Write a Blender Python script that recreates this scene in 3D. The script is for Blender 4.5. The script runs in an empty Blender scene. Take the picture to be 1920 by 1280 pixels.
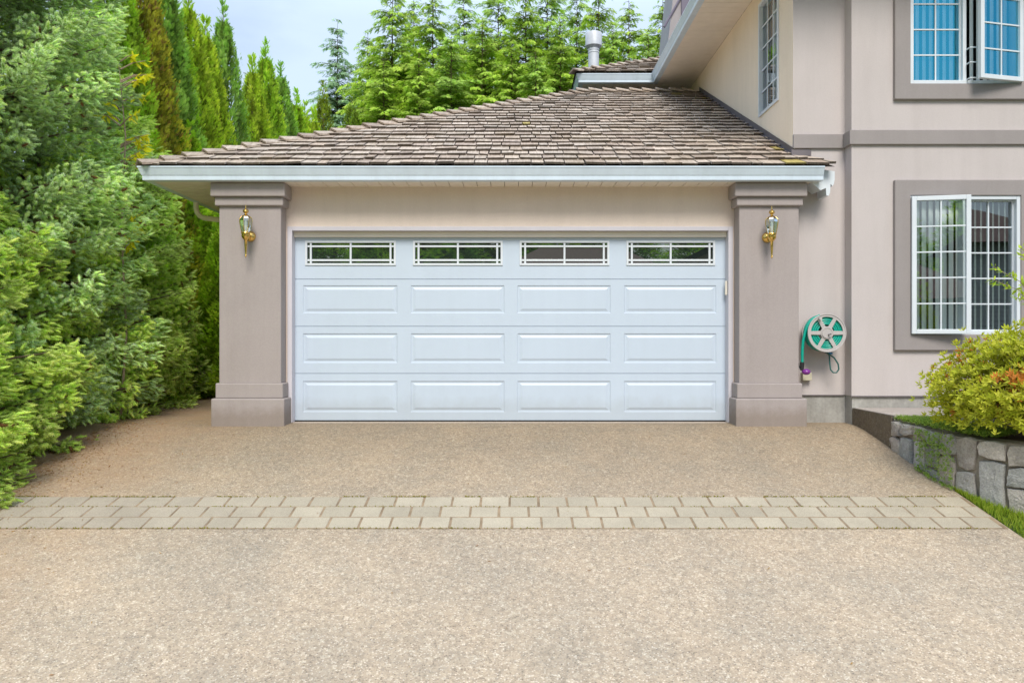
import bpy, math, random
import numpy as np
from mathutils import Vector
random.seed(7)
RNG = np.random.default_rng(11)
S = bpy.context.scene
COL = S.collection
R = math.radians
F = 1440.0            # focal length in photo pixels (1920 wide, 27 mm)
CZ = 0.907            # camera height above the garage floor
def PX(px, Y): return (px - 960) * Y / F
def PZ(py, Y): return CZ + (640 - py) * Y / F

# ------------------------------------------------------------------ terrain
def G(y):
    """ground height: flat at the garage, falling towards the street"""
    s, y1, y0 = 0.20, 8.30, 3.8
    if y >= y1 + .25: return 0.0
    if y >= y1 - .25:
        d = (y1 + .25) - y
        return -s * d * d / (2 * .5)
    if y >= y0: return -s * (y1 - y)
    b = -s * (y1 - y0)
    return b - .04 * (1 - math.exp((y - y0) * 1.5)) * 2.5

# ------------------------------------------------------------------ geometry collector
class Geo:
    def __init__(self): self.v = []; self.f = []; self.c = []; self.col = (1, 1, 1)
    def add(self, vs, fs):
        b = len(self.v)
        self.v += [tuple(p) for p in vs]
        self.c += [self.col] * len(vs)
        self.f += [tuple(b + i for i in f) for f in fs]
    def box(self, x0, x1, y0, y1, z0, z1):
        self.add([(x0,y0,z0),(x1,y0,z0),(x1,y1,z0),(x0,y1,z0),(x0,y0,z1),(x1,y0,z1),(x1,y1,z1),(x0,y1,z1)],
                 [(3,2,1,0),(4,5,6,7),(0,1,5,4),(1,2,6,5),(2,3,7,6),(3,0,4,7)])
        return self
    def quad(self, a, b, c, d): self.add([a,b,c,d], [(0,1,2,3)]); return self
    def lathe(self, prof, cx, cy, n=20, cap=True):
        vs = []; fs = []
        for (r, z) in prof:
            for k in range(n):
                a = 2*math.pi*k/n
                vs.append((cx + r*math.cos(a), cy + r*math.sin(a), z))
        for i in range(len(prof)-1):
            for k in range(n):
                fs.append((i*n+k, i*n+(k+1)%n, (i+1)*n+(k+1)%n, (i+1)*n+k))
        if cap:
            fs.append(tuple(reversed(range(n)))); fs.append(tuple((len(prof)-1)*n+k for k in range(n)))
        self.add(vs, fs); return self
    def tube(self, pts, rad, n=8):
        pts = [Vector(p) for p in pts]
        rad = rad if isinstance(rad, (list, tuple)) else [rad]*len(pts)
        vs = []; fs = []; prev = None
        for i, p in enumerate(pts):
            d = (pts[min(i+1, len(pts)-1)] - pts[max(i-1, 0)])
            d = d.normalized() if d.length > 1e-9 else Vector((0,0,1))
            if prev is None:
                ref = Vector((0,0,1)) if abs(d.z) < .9 else Vector((1,0,0))
                a = d.cross(ref).normalized()
            else:
                a = (prev - d*prev.dot(d)).normalized()
            prev = a; b = d.cross(a)
            for k in range(n):
                t = 2*math.pi*k/n
                vs.append(p + (a*math.cos(t) + b*math.sin(t))*rad[i])
        for i in range(len(pts)-1):
            for k in range(n):
                fs.append((i*n+k, i*n+(k+1)%n, (i+1)*n+(k+1)%n, (i+1)*n+k))
        fs.append(tuple(reversed(range(n)))); fs.append(tuple((len(pts)-1)*n+k for k in range(n)))
        self.add(vs, fs); return self
    def profile(self, prof, p0, p1, out, m0=0, m1=0):
        """extrude profile [(o,z)] along p0->p1; out = outward horizontal unit; m0/m1 mitre slope"""
        p0 = Vector(p0); p1 = Vector(p1); d = (p1-p0).normalized(); o = Vector(out); n = len(prof)
        vs = [p0 + o*a + Vector((0,0,b)) - d*(m0*a) for a, b in prof] + [p1 + o*a + Vector((0,0,b)) + d*(m1*a) for a, b in prof]
        fs = [(i, (i+1) % n, n+(i+1) % n, n+i) for i in range(n)]
        fs += [tuple(range(n)), tuple(reversed(range(n, 2*n)))]
        self.add(vs, fs); return self

def world_loc(o):
    l = Vector((0,0,0))
    while o is not None: l = l + o.location; o = o.parent
    return l

def build(name, g, mat, parent=None, smooth=False, bevel=0, label=None, origin=None, fixn=True):
    me = bpy.data.meshes.new(name)
    V = np.array(g.v, dtype=float)
    if origin is None:
        lo, hi = V.min(0), V.max(0)
        origin = ((lo[0]+hi[0])/2, (lo[1]+hi[1])/2, lo[2])
    origin = Vector(origin)
    me.from_pydata([tuple(p) for p in (V - np.array(origin))], [], g.f)
    ca = me.color_attributes.new('Col', 'FLOAT_COLOR', 'POINT')
    cc = np.ones((len(g.v), 4), dtype=np.float32); cc[:, :3] = np.array(g.c, dtype=np.float32)
    ca.data.foreach_set('color', cc.ravel())
    if fixn:
        import bmesh
        bm = bmesh.new(); bm.from_mesh(me); bmesh.ops.recalc_face_normals(bm, faces=bm.faces); bm.to_mesh(me); bm.free()
    me.materials.append(mat)
    if smooth:
        me.polygons.foreach_set('use_smooth', [True]*len(me.polygons))
        try: me.set_sharp_from_angle(angle=R(40))
        except Exception: pass
    o = bpy.data.objects.new(name, me); COL.objects.link(o)
    if parent is not None:
        o.parent = parent; o.location = origin - world_loc(parent)
    else: o.location = origin
    if bevel:
        m = o.modifiers.new('bevel', 'BEVEL'); m.width = bevel; m.segments = 2; m.limit_method = 'ANGLE'; m.angle_limit = R(40)
    if label: o['label'] = label
    return o

def thing(name, label, cat, loc, group=None):
    o = bpy.data.objects.new(name, None); COL.objects.link(o); o.location = loc
    o.empty_display_size = .3
    o['label'] = label; o['category'] = cat
    if group: o['group'] = group
    return o
def tag(o, label, cat, group=None, kind=None):
    o['label'] = label; o['category'] = cat
    if group: o['group'] = group
    if kind: o['kind'] = kind
    return o
def copy_thing(root, loc, label, scale=1.0, rot=0.0, name=None):
    r = root.copy(); COL.objects.link(r); r.location = loc; r.scale = (scale,)*3 if not isinstance(scale, tuple) else scale
    r.rotation_euler = (0, 0, rot); r['label'] = label
    def rec(src, dst):
        for ch in list(src.children):
            c = ch.copy(); COL.objects.link(c); c.parent = dst; rec(ch, c)
    rec(root, r)
    return r

# ------------------------------------------------------------------ materials
def nt(name):
    m = bpy.data.materials.new(name); m.use_nodes = True
    t = m.node_tree; t.nodes.clear()
    out = t.nodes.new('ShaderNodeOutputMaterial')
    return m, t, out
def N(t, typ, **kw):
    n = t.nodes.new(typ)
    for k, v in kw.items():
        if k in n.inputs: n.inputs[k].default_value = v
        else: setattr(n, k, v)
    return n
def L(t, a, b): t.links.new(a, b)
def ramp(t, fac, stops, interp='LINEAR'):
    r = t.nodes.new('ShaderNodeValToRGB'); r.color_ramp.interpolation = interp
    e = r.color_ramp.elements
    while len(e) < len(stops): e.new(.5)
    for el, (p, c) in zip(e, stops):
        el.position = p; el.color = (*c, 1) if len(c) == 3 else c
    L(t, fac, r.inputs[0]); return r
def mixc(t, fac, a, b, mode='MIX'):
    m = t.nodes.new('ShaderNodeMix'); m.data_type = 'RGBA'; m.blend_type = mode
    for s, v in ((m.inputs[0], fac), (m.inputs[6], a), (m.inputs[7], b)):
        if hasattr(v, 'is_output'): L(t, v, s)
        elif isinstance(v, tuple): s.default_value = (*v, 1) if len(v) == 3 else v
        else: s.default_value = v
    return m.outputs[2]
def mul(c, k): return tuple(min(1, x*k) for x in c)

def surf(name, col, rough=.6, var=.08, vscale=2.0, bump=.0, bscale=200, spec=.5, metal=0, stain=0, coat=0, fine=0, dirtz=0):
    """plain painted / metal / concrete surface with uneven tone, fine grain and slight dirt"""
    m, t, out = nt(name)
    tc = N(t, 'ShaderNodeTexCoord'); p = N(t, 'ShaderNodeBsdfPrincipled', Roughness=rough, Metallic=metal)
    p.inputs['Specular IOR Level'].default_value = spec
    if coat: p.inputs['Coat Weight'].default_value = coat
    n1 = N(t, 'ShaderNodeTexNoise', Scale=vscale, Detail=6.0, Roughness=.6); L(t, tc.outputs['Object'], n1.inputs['Vector'])
    c = ramp(t, n1.outputs['Fac'], [(.3, mul(col, 1-var)), (.7, mul(col, 1+var))]).outputs[0]
    if fine:
        n3 = N(t, 'ShaderNodeTexNoise', Scale=bscale*.6, Detail=3.0); L(t, tc.outputs['Object'], n3.inputs['Vector'])
        c = mixc(t, 1.0, c, ramp(t, n3.outputs['Fac'], [(.3, (1-fine,)*3), (.7, (1+fine*.5,)*3)]).outputs[0], 'MULTIPLY')
    if stain:
        mp = N(t, 'ShaderNodeMapping'); mp.inputs['Scale'].default_value = (7, 7, .7); L(t, tc.outputs['Object'], mp.inputs[0])
        n2 = N(t, 'ShaderNodeTexNoise', Scale=1.0, Detail=5.0, Roughness=.65); L(t, mp.outputs[0], n2.inputs['Vector'])
        c = mixc(t, 1.0, c, ramp(t, n2.outputs['Fac'], [(.25, (1-stain, 1-stain*1.05, 1-stain*1.1)), (.6, (1, 1, 1))]).outputs[0], 'MULTIPLY')
    if dirtz:   # splash dirt fading out above the ground
        sz = N(t, 'ShaderNodeSeparateXYZ'); L(t, tc.outputs['Object'], sz.inputs[0])
        nd = N(t, 'ShaderNodeTexNoise', Scale=5.0, Detail=6.0, Roughness=.7); L(t, tc.outputs['Object'], nd.inputs['Vector'])
        md = N(t, 'ShaderNodeMath', operation='MULTIPLY_ADD'); L(t, nd.outputs['Fac'], md.inputs[0]); md.inputs[1].default_value = -.30; L(t, sz.outputs[2], md.inputs[2])
        c = mixc(t, 1.0, c, ramp(t, md.outputs[0], [(.0, (1-dirtz, 1-dirtz*1.15, 1-dirtz*1.4)), (.14, (1, 1, 1))]).outputs[0], 'MULTIPLY')
    L(t, c, p.inputs['Base Color'])
    if bump:
        nb = N(t, 'ShaderNodeTexNoise', Scale=float(bscale), Detail=4.0, Roughness=.6); L(t, tc.outputs['Object'], nb.inputs['Vector'])
        b = N(t, 'ShaderNodeBump', Strength=bump, Distance=.004); L(t, nb.outputs['Fac'], b.inputs['Height']); L(t, b.outputs[0], p.inputs['Normal'])
    L(t, p.outputs[0], out.inputs[0])
    return m

M = {}
M['stucco'] = surf('stucco_light', (.545, .495, .485), .9, .04, 1.2, .35, 160, .2, stain=.06, fine=.05)
M['stucco_bounce_lit'] = surf('stucco_bounce_lit', (.90, .76, .61), .9, .04, 1.2, .35, 160, .2, stain=.06, fine=.05)  # same stucco, brightened and warmed to paint bounced light on the side wall
M['stucco_head'] = surf('stucco_eave_lifted', (.76, .65, .57), .9, .04, 1.2, .35, 160, .2, stain=.05, fine=.05)  # wall stucco lightened against the eave shade, warm shading tint painted in
M['taupe'] = surf('stucco_taupe', (.385, .34, .33), .9, .05, 1.5, .35, 160, .2, stain=.08, fine=.06)
M['taupe_base'] = surf('stucco_taupe_base', (.385, .34, .33), .9, .05, 1.5, .45, 160, .2, stain=.08, fine=.06, dirtz=.22)
M['trim'] = surf('window_trim_taupe', (.325, .295, .29), .9, .04, 1.5, .3, 160, .2, stain=.06, fine=.05)
M['white'] = surf('white_vinyl', (.68, .73, .78), .35, .03, 3, 0, 100, .5, stain=.04)
M['frame'] = surf('white_door_frame', (.60, .58, .63), .45, .03, 3, 0, 100, .5, stain=.05)
M['cream'] = surf('cream_stop', (.74, .69, .60), .5, .04, 3)
M['door'] = surf('garage_door_paint', (.53, .615, .72), .36, .02, 1.5, .06, 300, .45, stain=.03, dirtz=.10)
M['gutter'] = surf('gutter_aluminium', (.64, .74, .84), .35, .05, 2, 0, 100, .5, stain=.10)
M['soffit'] = surf('soffit_panel', (.84, .76, .66), .55, .05, 2, 0, 100, .4, stain=.06)
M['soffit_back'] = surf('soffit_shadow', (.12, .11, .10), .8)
M['brass'] = surf('polished_brass', (.78, .52, .16), .2, .12, 20, 0, 100, .5, metal=1)
M['flue'] = surf('galvanised_flue', (.60, .63, .68), .55, .12, 6, 0, 100, .5, metal=.15, stain=.2)
M['flash'] = surf('metal_flashing', (.16, .14, .15), .5, .15, 5, metal=.3)
M['conc'] = surf('foundation_concrete', (.40, .39, .365), .9, .12, 4, .5, 60, .2, stain=.25, fine=.12)
M['slab'] = surf('walk_concrete', (.42, .37, .33), .9, .1, 5, .5, 120, .2, fine=.15)
M['dark'] = surf('dark_interior', (.035, .035, .037), .8)
M['black'] = surf('black_rubber', (.02, .02, .022), .5)
M['blind'] = surf('vertical_blind_fabric', (.88, .90, .88), .6, .05, 4)
M['reel'] = surf('reel_plastic', (.48, .45, .44), .45, .05, 10, stain=.1)
M['hose'] = surf('green_hose', (.0, .36, .27), .35, .1, 30)
M['hose_dark'] = surf('dark_green_hose', (.03, .12, .11), .35, .1, 30)
M['purple'] = surf('purple_plastic', (.20, .03, .26), .25, .1, 30)
M['blue'] = surf('blue_plastic', (.02, .22, .5), .3)
M['boxp'] = surf('beige_plastic', (.52, .48, .36), .5)
M['bark'] = surf('bark', (.13, .09, .065), .95, .3, 12, .8, 40, .1)
M['twig'] = surf('twig_bark', (.34, .25, .19), .9, .2, 12)
M['soil'] = surf('soil', (.09, .065, .045), .95, .3, 8, .8, 60, .1)
M['siding'] = surf('neighbour_siding', (.42, .42, .36), .8, .05, 3)
M['roofred'] = surf('neighbour_roof', (.20, .12, .09), .9, .2, 8)
M['mortar'] = surf('mortar', (.30, .26, .21), .95, .15, 8, .7, 80, .1, fine=.15)
M['chim'] = surf('chimney_siding', (.36, .33, .34), .7, .06, 3, stain=.1)
M['chim2'] = surf('chimney_dark', (.17, .15, .20), .7, .06, 3)

def glass(name, tint, base, gl=(.9, .95, 1.0)):
    m, t, out = nt(name)
    tr = N(t, 'ShaderNodeBsdfTransparent'); tr.inputs[0].default_value = (*tint, 1)
    gs = N(t, 'ShaderNodeBsdfGlossy', Roughness=.0); gs.inputs[0].default_value = (*gl, 1)
    fr = N(t, 'ShaderNodeFresnel', IOR=1.5)
    tc = N(t, 'ShaderNodeTexCoord'); nb = N(t, 'ShaderNodeTexNoise', Scale=1.3, Detail=1.0); L(t, tc.outputs['Object'], nb.inputs['Vector'])
    b = N(t, 'ShaderNodeBump', Strength=.05, Distance=.02); L(t, nb.outputs['Fac'], b.inputs['Height']); L(t, b.outputs[0], gs.inputs['Normal'])
    a = N(t, 'ShaderNodeMath', operation='ADD', use_clamp=True); L(t, fr.outputs[0], a.inputs[0]); a.inputs[1].default_value = base
    mx = N(t, 'ShaderNodeMixShader'); L(t, a.outputs[0], mx.inputs[0]); L(t, tr.outputs[0], mx.inputs[1]); L(t, gs.outputs[0], mx.inputs[2])
    L(t, mx.outputs[0], out.inputs[0]); return m
M['glass'] = glass('window_glass', (.78, .86, .84), .16)
M['glass_up'] = glass('sky_tinted_glass', (1.0, 1.0, 1.0), .42, (.10, .74, 1.0))  # gloss tinted blue to paint the sky reflection into the panes
M['glass_side'] = glass('side_window_glass', (.80, .86, .88), .16)
M['glass_lamp'] = glass('lantern_glass', (.86, .95, .93), .22)
def dark_glass():
    m, t, out = nt('garage_pane_glass')
    d = N(t, 'ShaderNodeBsdfDiffuse'); d.inputs[0].default_value = (.02, .028, .026, 1)
    gs = N(t, 'ShaderNodeBsdfGlossy', Roughness=.01); gs.inputs[0].default_value = (.85, .9, .9, 1)
    mx = N(t, 'ShaderNodeMixShader', Fac=.24); L(t, d.outputs[0], mx.inputs[1]); L(t, gs.outputs[0], mx.inputs[2])
    L(t, mx.outputs[0], out.inputs[0]); return m
M['pane_dark'] = dark_glass()

def foliage(name, trans=.3, rough=.55, spec=.25):
    m, t, out = nt(name)
    at = N(t, 'ShaderNodeAttribute', attribute_name='Col')
    p = N(t, 'ShaderNodeBsdfPrincipled', Roughness=rough); p.inputs['Specular IOR Level'].default_value = spec
    L(t, at.outputs['Color'], p.inputs['Base Color'])
    tl = N(t, 'ShaderNodeBsdfTranslucent')
    L(t, mixc(t, 1.0, at.outputs['Color'], (1.25, 1.25, .6), 'MULTIPLY'), tl.inputs[0])
    mx = N(t, 'ShaderNodeMixShader', Fac=trans); L(t, p.outputs[0], mx.inputs[1]); L(t, tl.outputs[0], mx.inputs[2])
    L(t, mx.outputs[0], out.inputs[0]); return m
M['needle'] = foliage('spruce_needles', .5, .7, .06)
M['leaf'] = foliage('leaves', .42, .6, .12)

def shake_mat():
    m, t, out = nt('cedar_shake')
    tc = N(t, 'ShaderNodeTexCoord'); at = N(t, 'ShaderNodeAttribute', attribute_name='Col')
    mp = N(t, 'ShaderNodeMapping'); mp.inputs['Scale'].default_value = (55, 4, 4); L(t, tc.outputs['Object'], mp.inputs[0])
    n = N(t, 'ShaderNodeTexNoise', Scale=1.0, Detail=5.0, Roughness=.6); L(t, mp.outputs[0], n.inputs['Vector'])
    c = mixc(t, 1.0, at.outputs['Color'], ramp(t, n.outputs['Fac'], [(.28, (.62, .6, .58)), (.7, (1.12, 1.1, 1.08))]).outputs[0], 'MULTIPLY')
    n2 = N(t, 'ShaderNodeTexNoise', Scale=1.1, Detail=4.0); L(t, tc.outputs['Object'], n2.inputs['Vector'])
    c = mixc(t, ramp(t, n2.outputs['Fac'], [(.55, (0,)*3), (.8, (.5,)*3)]).outputs[0], c, (.22, .17, .10))
    p = N(t, 'ShaderNodeBsdfPrincipled', Roughness=.9); p.inputs['Specular IOR Level'].default_value = .15
    L(t, c, p.inputs['Base Color'])
    b = N(t, 'ShaderNodeBump', Strength=.6, Distance=.006); L(t, n.outputs['Fac'], b.inputs['Height']); L(t, b.outputs[0], p.inputs['Normal'])
    L(t, p.outputs[0], out.inputs[0]); return m
M['shake'] = shake_mat()
M['shake_under'] = surf('shake_underlay', (.045, .035, .03), .95)

def aggregate(name, dark=1.0):
    """exposed-aggregate concrete: thousands of small pebbles in sandy cement"""
    m, t, out = nt(name)
    tc = N(t, 'ShaderNodeTexCoord'); co = tc.outputs['Object']
    v = N(t, 'ShaderNodeTexVoronoi', Scale=108.0); L(t, co, v.inputs['Vector'])
    sp = N(t, 'ShaderNodeSeparateColor'); L(t, v.outputs['Color'], sp.inputs[0])
    peb = ramp(t, sp.outputs[0], [(0, (.19, .16, .135)), (.09, (.34, .29, .235)), (.22, (.43, .37, .30)), (.48, (.50, .43, .35)), (.62, (.38, .35, .315)), (.76, (.59, .52, .43)), (.88, (.78, .73, .66))], 'CONSTANT').outputs[0]
    sand = (.46, .395, .325)
    c = mixc(t, ramp(t, v.outputs['Distance'], [(.42, (0,)*3), (.62, (.85,)*3)]).outputs[0], peb, sand)
    v2 = N(t, 'ShaderNodeTexVoronoi', Scale=42.0); L(t, co, v2.inputs['Vector'])
    sp2 = N(t, 'ShaderNodeSeparateColor'); L(t, v2.outputs['Color'], sp2.inputs[0])
    c = mixc(t, .28, c, ramp(t, sp2.outputs[1], [(0, (.28, .25, .22)), (.3, (.48, .415, .35)), (.7, (.55, .48, .40)), (.93, (.78, .73, .65))], 'CONSTANT').outputs[0])
    # broad tone changes: tyre-worn pale areas, pinkish and greyer patches
    n1 = N(t, 'ShaderNodeTexNoise', Scale=.55, Detail=5.0, Roughness=.6); L(t, co, n1.inputs['Vector'])
    c = mixc(t, 1.0, c, ramp(t, n1.outputs['Fac'], [(.3, (.90, .90, .90)), (.5, (1.0, .985, .965)), (.72, (1.12, 1.09, 1.05))]).outputs[0], 'MULTIPLY')
    n2 = N(t, 'ShaderNodeTexNoise', Scale=2.3, Detail=6.0, Roughness=.7); L(t, co, n2.inputs['Vector'])
    c = mixc(t, 1.0, c, ramp(t, n2.outputs['Fac'], [(.35, (.92, .93, .94)), (.6, (1.04, 1.01, .98))]).outputs[0], 'MULTIPLY')
    sx = N(t, 'ShaderNodeSeparateXYZ'); L(t, co, sx.inputs[0])
    # darker towards the garage, dirty brown along the hedge
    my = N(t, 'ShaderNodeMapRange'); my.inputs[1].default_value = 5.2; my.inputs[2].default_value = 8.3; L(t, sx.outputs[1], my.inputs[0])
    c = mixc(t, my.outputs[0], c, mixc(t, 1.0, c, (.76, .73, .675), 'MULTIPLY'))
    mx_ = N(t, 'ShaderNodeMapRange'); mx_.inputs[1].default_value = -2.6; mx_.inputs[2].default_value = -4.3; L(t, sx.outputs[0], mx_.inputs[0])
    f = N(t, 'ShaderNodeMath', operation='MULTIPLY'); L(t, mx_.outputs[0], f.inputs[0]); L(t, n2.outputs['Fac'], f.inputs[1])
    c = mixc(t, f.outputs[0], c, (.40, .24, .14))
    if dark != 1.0: c = mixc(t, 1.0, c, (dark, dark, dark*.98), 'MULTIPLY')
    c = mixc(t, 1.0, c, (.87, .825, .745), 'MULTIPLY')
    p = N(t, 'ShaderNodeBsdfPrincipled', Roughness=.85); p.inputs['Specular IOR Level'].default_value = .25
    L(t, c, p.inputs['Base Color'])
    b = N(t, 'ShaderNodeBump', Strength=.55, Distance=.006); b.invert = True; L(t, v.outputs['Distance'], b.inputs['Height']); L(t, b.outputs[0], p.inputs['Normal'])
    L(t, p.outputs[0], out.inputs[0]); return m
M['agg'] = aggregate('exposed_aggregate')
M['agg_shaded'] = aggregate('exposed_aggregate_shaded', .42)  # copy darkened so the colour carries the shade of the side face

def col_surface(name, rough=.9, bscale=90, bump=.5, vs=6, var=.25):
    m, t, out = nt(name)
    at = N(t, 'ShaderNodeAttribute', attribute_name='Col'); tc = N(t, 'ShaderNodeTexCoord')
    n = N(t, 'ShaderNodeTexNoise', Scale=float(vs), Detail=7.0, Roughness=.65); L(t, tc.outputs['Object'], n.inputs['Vector'])
    c = mixc(t, 1.0, at.outputs['Color'], ramp(t, n.outputs['Fac'], [(.3, (1-var,)*3), (.7, (1+var,)*3)]).outputs[0], 'MULTIPLY')
    n2 = N(t, 'ShaderNodeTexNoise', Scale=float(bscale), Detail=4.0, Roughness=.7); L(t, tc.outputs['Object'], n2.inputs['Vector'])
    c = mixc(t, 1.0, c, ramp(t, n2.outputs['Fac'], [(.33, (.75,)*3), (.66, (1.15,)*3)]).outputs[0], 'MULTIPLY')
    p = N(t, 'ShaderNodeBsdfPrincipled', Roughness=rough); p.inputs['Specular IOR Level'].default_value = .2
    L(t, c, p.inputs['Base Color'])
    b = N(t, 'ShaderNodeBump', Strength=bump, Distance=.008); L(t, n2.outputs['Fac'], b.inputs['Height']); L(t, b.outputs[0], p.inputs['Normal'])
    L(t, p.outputs[0], out.inputs[0]); return m
M['stone'] = col_surface('granite_stone', .85, 70, .8, 9, .22)
M['paver'] = col_surface('concrete_paver', .9, 140, .35, 3, .10)
M['grassland'] = surf('lawn_base', (.06, .09, .025), .95, .3, 6, .5, 60, .1)

# ------------------------------------------------------------------ camera, sky, sun
cam = bpy.data.cameras.new('camera'); cam.lens = 27; cam.sensor_width = 36; cam.clip_end = 2000
co = bpy.data.objects.new('camera', cam); COL.objects.link(co); co.location = (0, 0, CZ); co.rotation_euler = (R(90), 0, 0)
S.camera = co
S.cycles.max_bounces = 14; S.cycles.diffuse_bounces = 7; S.cycles.transmission_bounces = 8; S.cycles.transparent_max_bounces = 16
S.view_settings.view_transform = 'Standard'; S.view_settings.look = 'None'; S.view_settings.exposure = 0
SUN_EL, SUN_AZ = 47, 177           # azimuth clockwise from +Y: behind the camera
w = bpy.data.worlds.new('World'); S.world = w; w.use_nodes = True
t = w.node_tree; t.nodes.clear()
bo = N(t, 'ShaderNodeOutputWorld'); bg = N(t, 'ShaderNodeBackground', Strength=.12)
sk = N(t, 'ShaderNodeTexSky'); sk.sky_type = 'NISHITA'; sk.sun_disc = False
sk.sun_elevation = R(SUN_EL); sk.sun_rotation = R(SUN_AZ); sk.air_density = 1.2; sk.dust_density = 1.5; sk.ozone_density = 1.5
tc = N(t, 'ShaderNodeTexCoord')
mp = N(t, 'ShaderNodeMapping'); mp.inputs['Scale'].default_value = (1, 1, 2.2); L(t, tc.outputs['Generated'], mp.inputs[0])
nz = N(t, 'ShaderNodeTexNoise', Scale=2.2, Detail=8.0, Roughness=.55); L(t, mp.outputs[0], nz.inputs['Vector'])
sx = N(t, 'ShaderNodeSeparateXYZ'); L(t, tc.outputs['Generated'], sx.inputs[0])
# thin bright haze, thicker ahead than behind
mr = N(t, 'ShaderNodeMapRange'); mr.inputs[1].default_value = -.6; mr.inputs[2].default_value = .5; mr.inputs[3].default_value = -.22; mr.inputs[4].default_value = .42; L(t, sx.outputs[1], mr.inputs[0])
ad = N(t, 'ShaderNodeMath', operation='ADD', use_clamp=True); L(t, nz.outputs['Fac'], ad.inputs[0]); L(t, mr.outputs[0], ad.inputs[1])
fac = ramp(t, ad.outputs[0], [(.38, (.12,)*3), (.90, (.96,)*3)]).outputs[0]
zr = N(t, 'ShaderNodeMapRange'); zr.inputs[1].default_value = .38; zr.inputs[2].default_value = .9; zr.inputs[3].default_value = 1.0; zr.inputs[4].default_value = 3.0; L(t, sx.outputs[2], zr.inputs[0])   # clouds are brighter overhead
cl_ = N(t, 'ShaderNodeVectorMath', operation='SCALE'); cl_.inputs[0].default_value = (6.3, 7.7, 9.8); L(t, zr.outputs[0], cl_.inputs[3])
L(t, mixc(t, fac, sk.outputs[0], cl_.outputs[0]), bg.inputs[0]); L(t, bg.outputs[0], bo.inputs[0])
sl = bpy.data.lights.new('sun', 'SUN'); sl.energy = 3.3; sl.angle = R(24); sl.color = (1, .95, .86)
so = bpy.data.objects.new('sun', sl); COL.objects.link(so); so.location = (-6, -8, 14)
sd = Vector((math.sin(R(SUN_AZ))*math.cos(R(SUN_EL)), math.cos(R(SUN_AZ))*math.cos(R(SUN_EL)), math.sin(R(SUN_EL))))
so.rotation_euler = (-sd).to_track_quat('-Z', 'Y').to_euler()

# ------------------------------------------------------------------ ground sheets
def sheet(name, xs, ys, dz, mat, label, fn=None):
    g = Geo(); n = len(xs)
    for y in ys:
        for x in xs: g.v.append((x, y, G(y) + dz + (fn(x, y) if fn else 0))); g.c.append((1, 1, 1))
    for j in range(len(ys)-1):
        for i in range(n-1): g.f.append((j*n+i, j*n+i+1, (j+1)*n+i+1, (j+1)*n+i))
    o = build(name, g, mat, origin=(0, 0, 0), fixn=False)
    o['kind'] = 'structure'; o['label'] = label; return o
ys = [-60, -30, -12, -4, 0, 1, 2, 3, 3.4] + [3.6 + .2*i for i in range(26)] + [9, 12, 20, 40, 90, 400]
sheet('ground', [-300, -60, -20, -8, -4.3, 0, 3.7, 8, 20, 60, 300], ys, -.02, M['grassland'], 'ground around the house')
yd = [-7.5, -4, 0, 1, 2, 3, 3.4] + [3.6 + .15*i for i in range(33)] + [8.72]
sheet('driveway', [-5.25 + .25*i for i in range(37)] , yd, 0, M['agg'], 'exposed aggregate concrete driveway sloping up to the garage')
bpy.data.objects['driveway'].data.vertices.foreach_get  # (sheet spans x -5.25 .. 3.75)
sheet('side_path', [-5.6, -5, -4, -3, -2.3], [8.73, 9, 10, 12, 13.5], -.004, M['agg'], 'aggregate strip beside the garage')
sheet('street', [-60, -20, 0, 20, 60], [-14, -11, -7.5], .004, surf('asphalt', (.055, .055, .058), .9, .1, 4, .4, 150), 'asphalt street')

# paver band: three running-bond courses across the drive
g = Geo(); rnd = random.Random(3)
y0, rh = 5.785, .196
for r_ in range(3):
    ya = y0 + rh*r_ + .004; yb = ya + rh - .009
    x = -4.4 + (.116 if r_ % 2 else 0) + rnd.uniform(-.02, .02)
    while x < 3.70:
        wv = .232 + rnd.uniform(-.006, .006)
        xa, xb = x + .005, min(x + wv - .004, 3.735)
        if xb - xa > .04:
            k = rnd.uniform(.88, 1.08); wr = max(0, min(1, (-xa - 1.6)/1.8))
            g.col = tuple(a*k*(1-wr) + b*wr for a, b in zip((.42, .365, .275), (.37, .315, .245)))
            dz = .006 + rnd.uniform(-.0015, .0015); sx_ = rnd.uniform(-.003, .003)
            b_ = .006
            za, zb = G(ya) + dz, G(yb) + dz
            vs = [(xa+sx_, ya, za-.012), (xb+sx_, ya, za-.012), (xb, yb, zb-.012), (xa, yb, zb-.012),
                  (xa+b_+sx_, ya+b_, za), (xb-b_+sx_, ya+b_, za), (xb-b_, yb-b_, zb), (xa+b_, yb-b_, zb)]
            g.add(vs, [(4,5,6,7), (0,1,5,4), (1,2,6,5), (2,3,7,6), (3,0,4,7)])
        x += wv
g.col = (1, 1, 1)
o = build('paver_band', g, M['paver'], fixn=False); o['kind'] = 'structure'; o['label'] = 'band of buff concrete pavers crossing the driveway'
g = Geo(); g.quad((-4.4, y0-.003, G(y0-.003)+.0025), (3.74, y0-.003, G(y0-.003)+.0025), (3.74, y0+3*rh, G(y0+3*rh)+.0025), (-4.4, y0+3*rh, G(y0+3*rh)+.0025))
o = build('paver_joint_sand', g, surf('joint_sand', (.27, .20, .13), .95, .35, 9, .4, 120, .1), fixn=False); o['kind'] = 'structure'; o['label'] = 'sandy joints between the pavers'

# ------------------------------------------------------------------ HOUSE
YW = 8.60; YB = 8.43; XL = 3.147; XB = 3.727; SOF = 2.633; USOF = 5.37
house = thing('house', 'taupe stucco two-storey house with attached double garage and cedar shake roof', 'house', (0, 8.6, 0))
def hp(name, g, mat, **kw): return build(name, g, mat, house, **kw)

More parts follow.
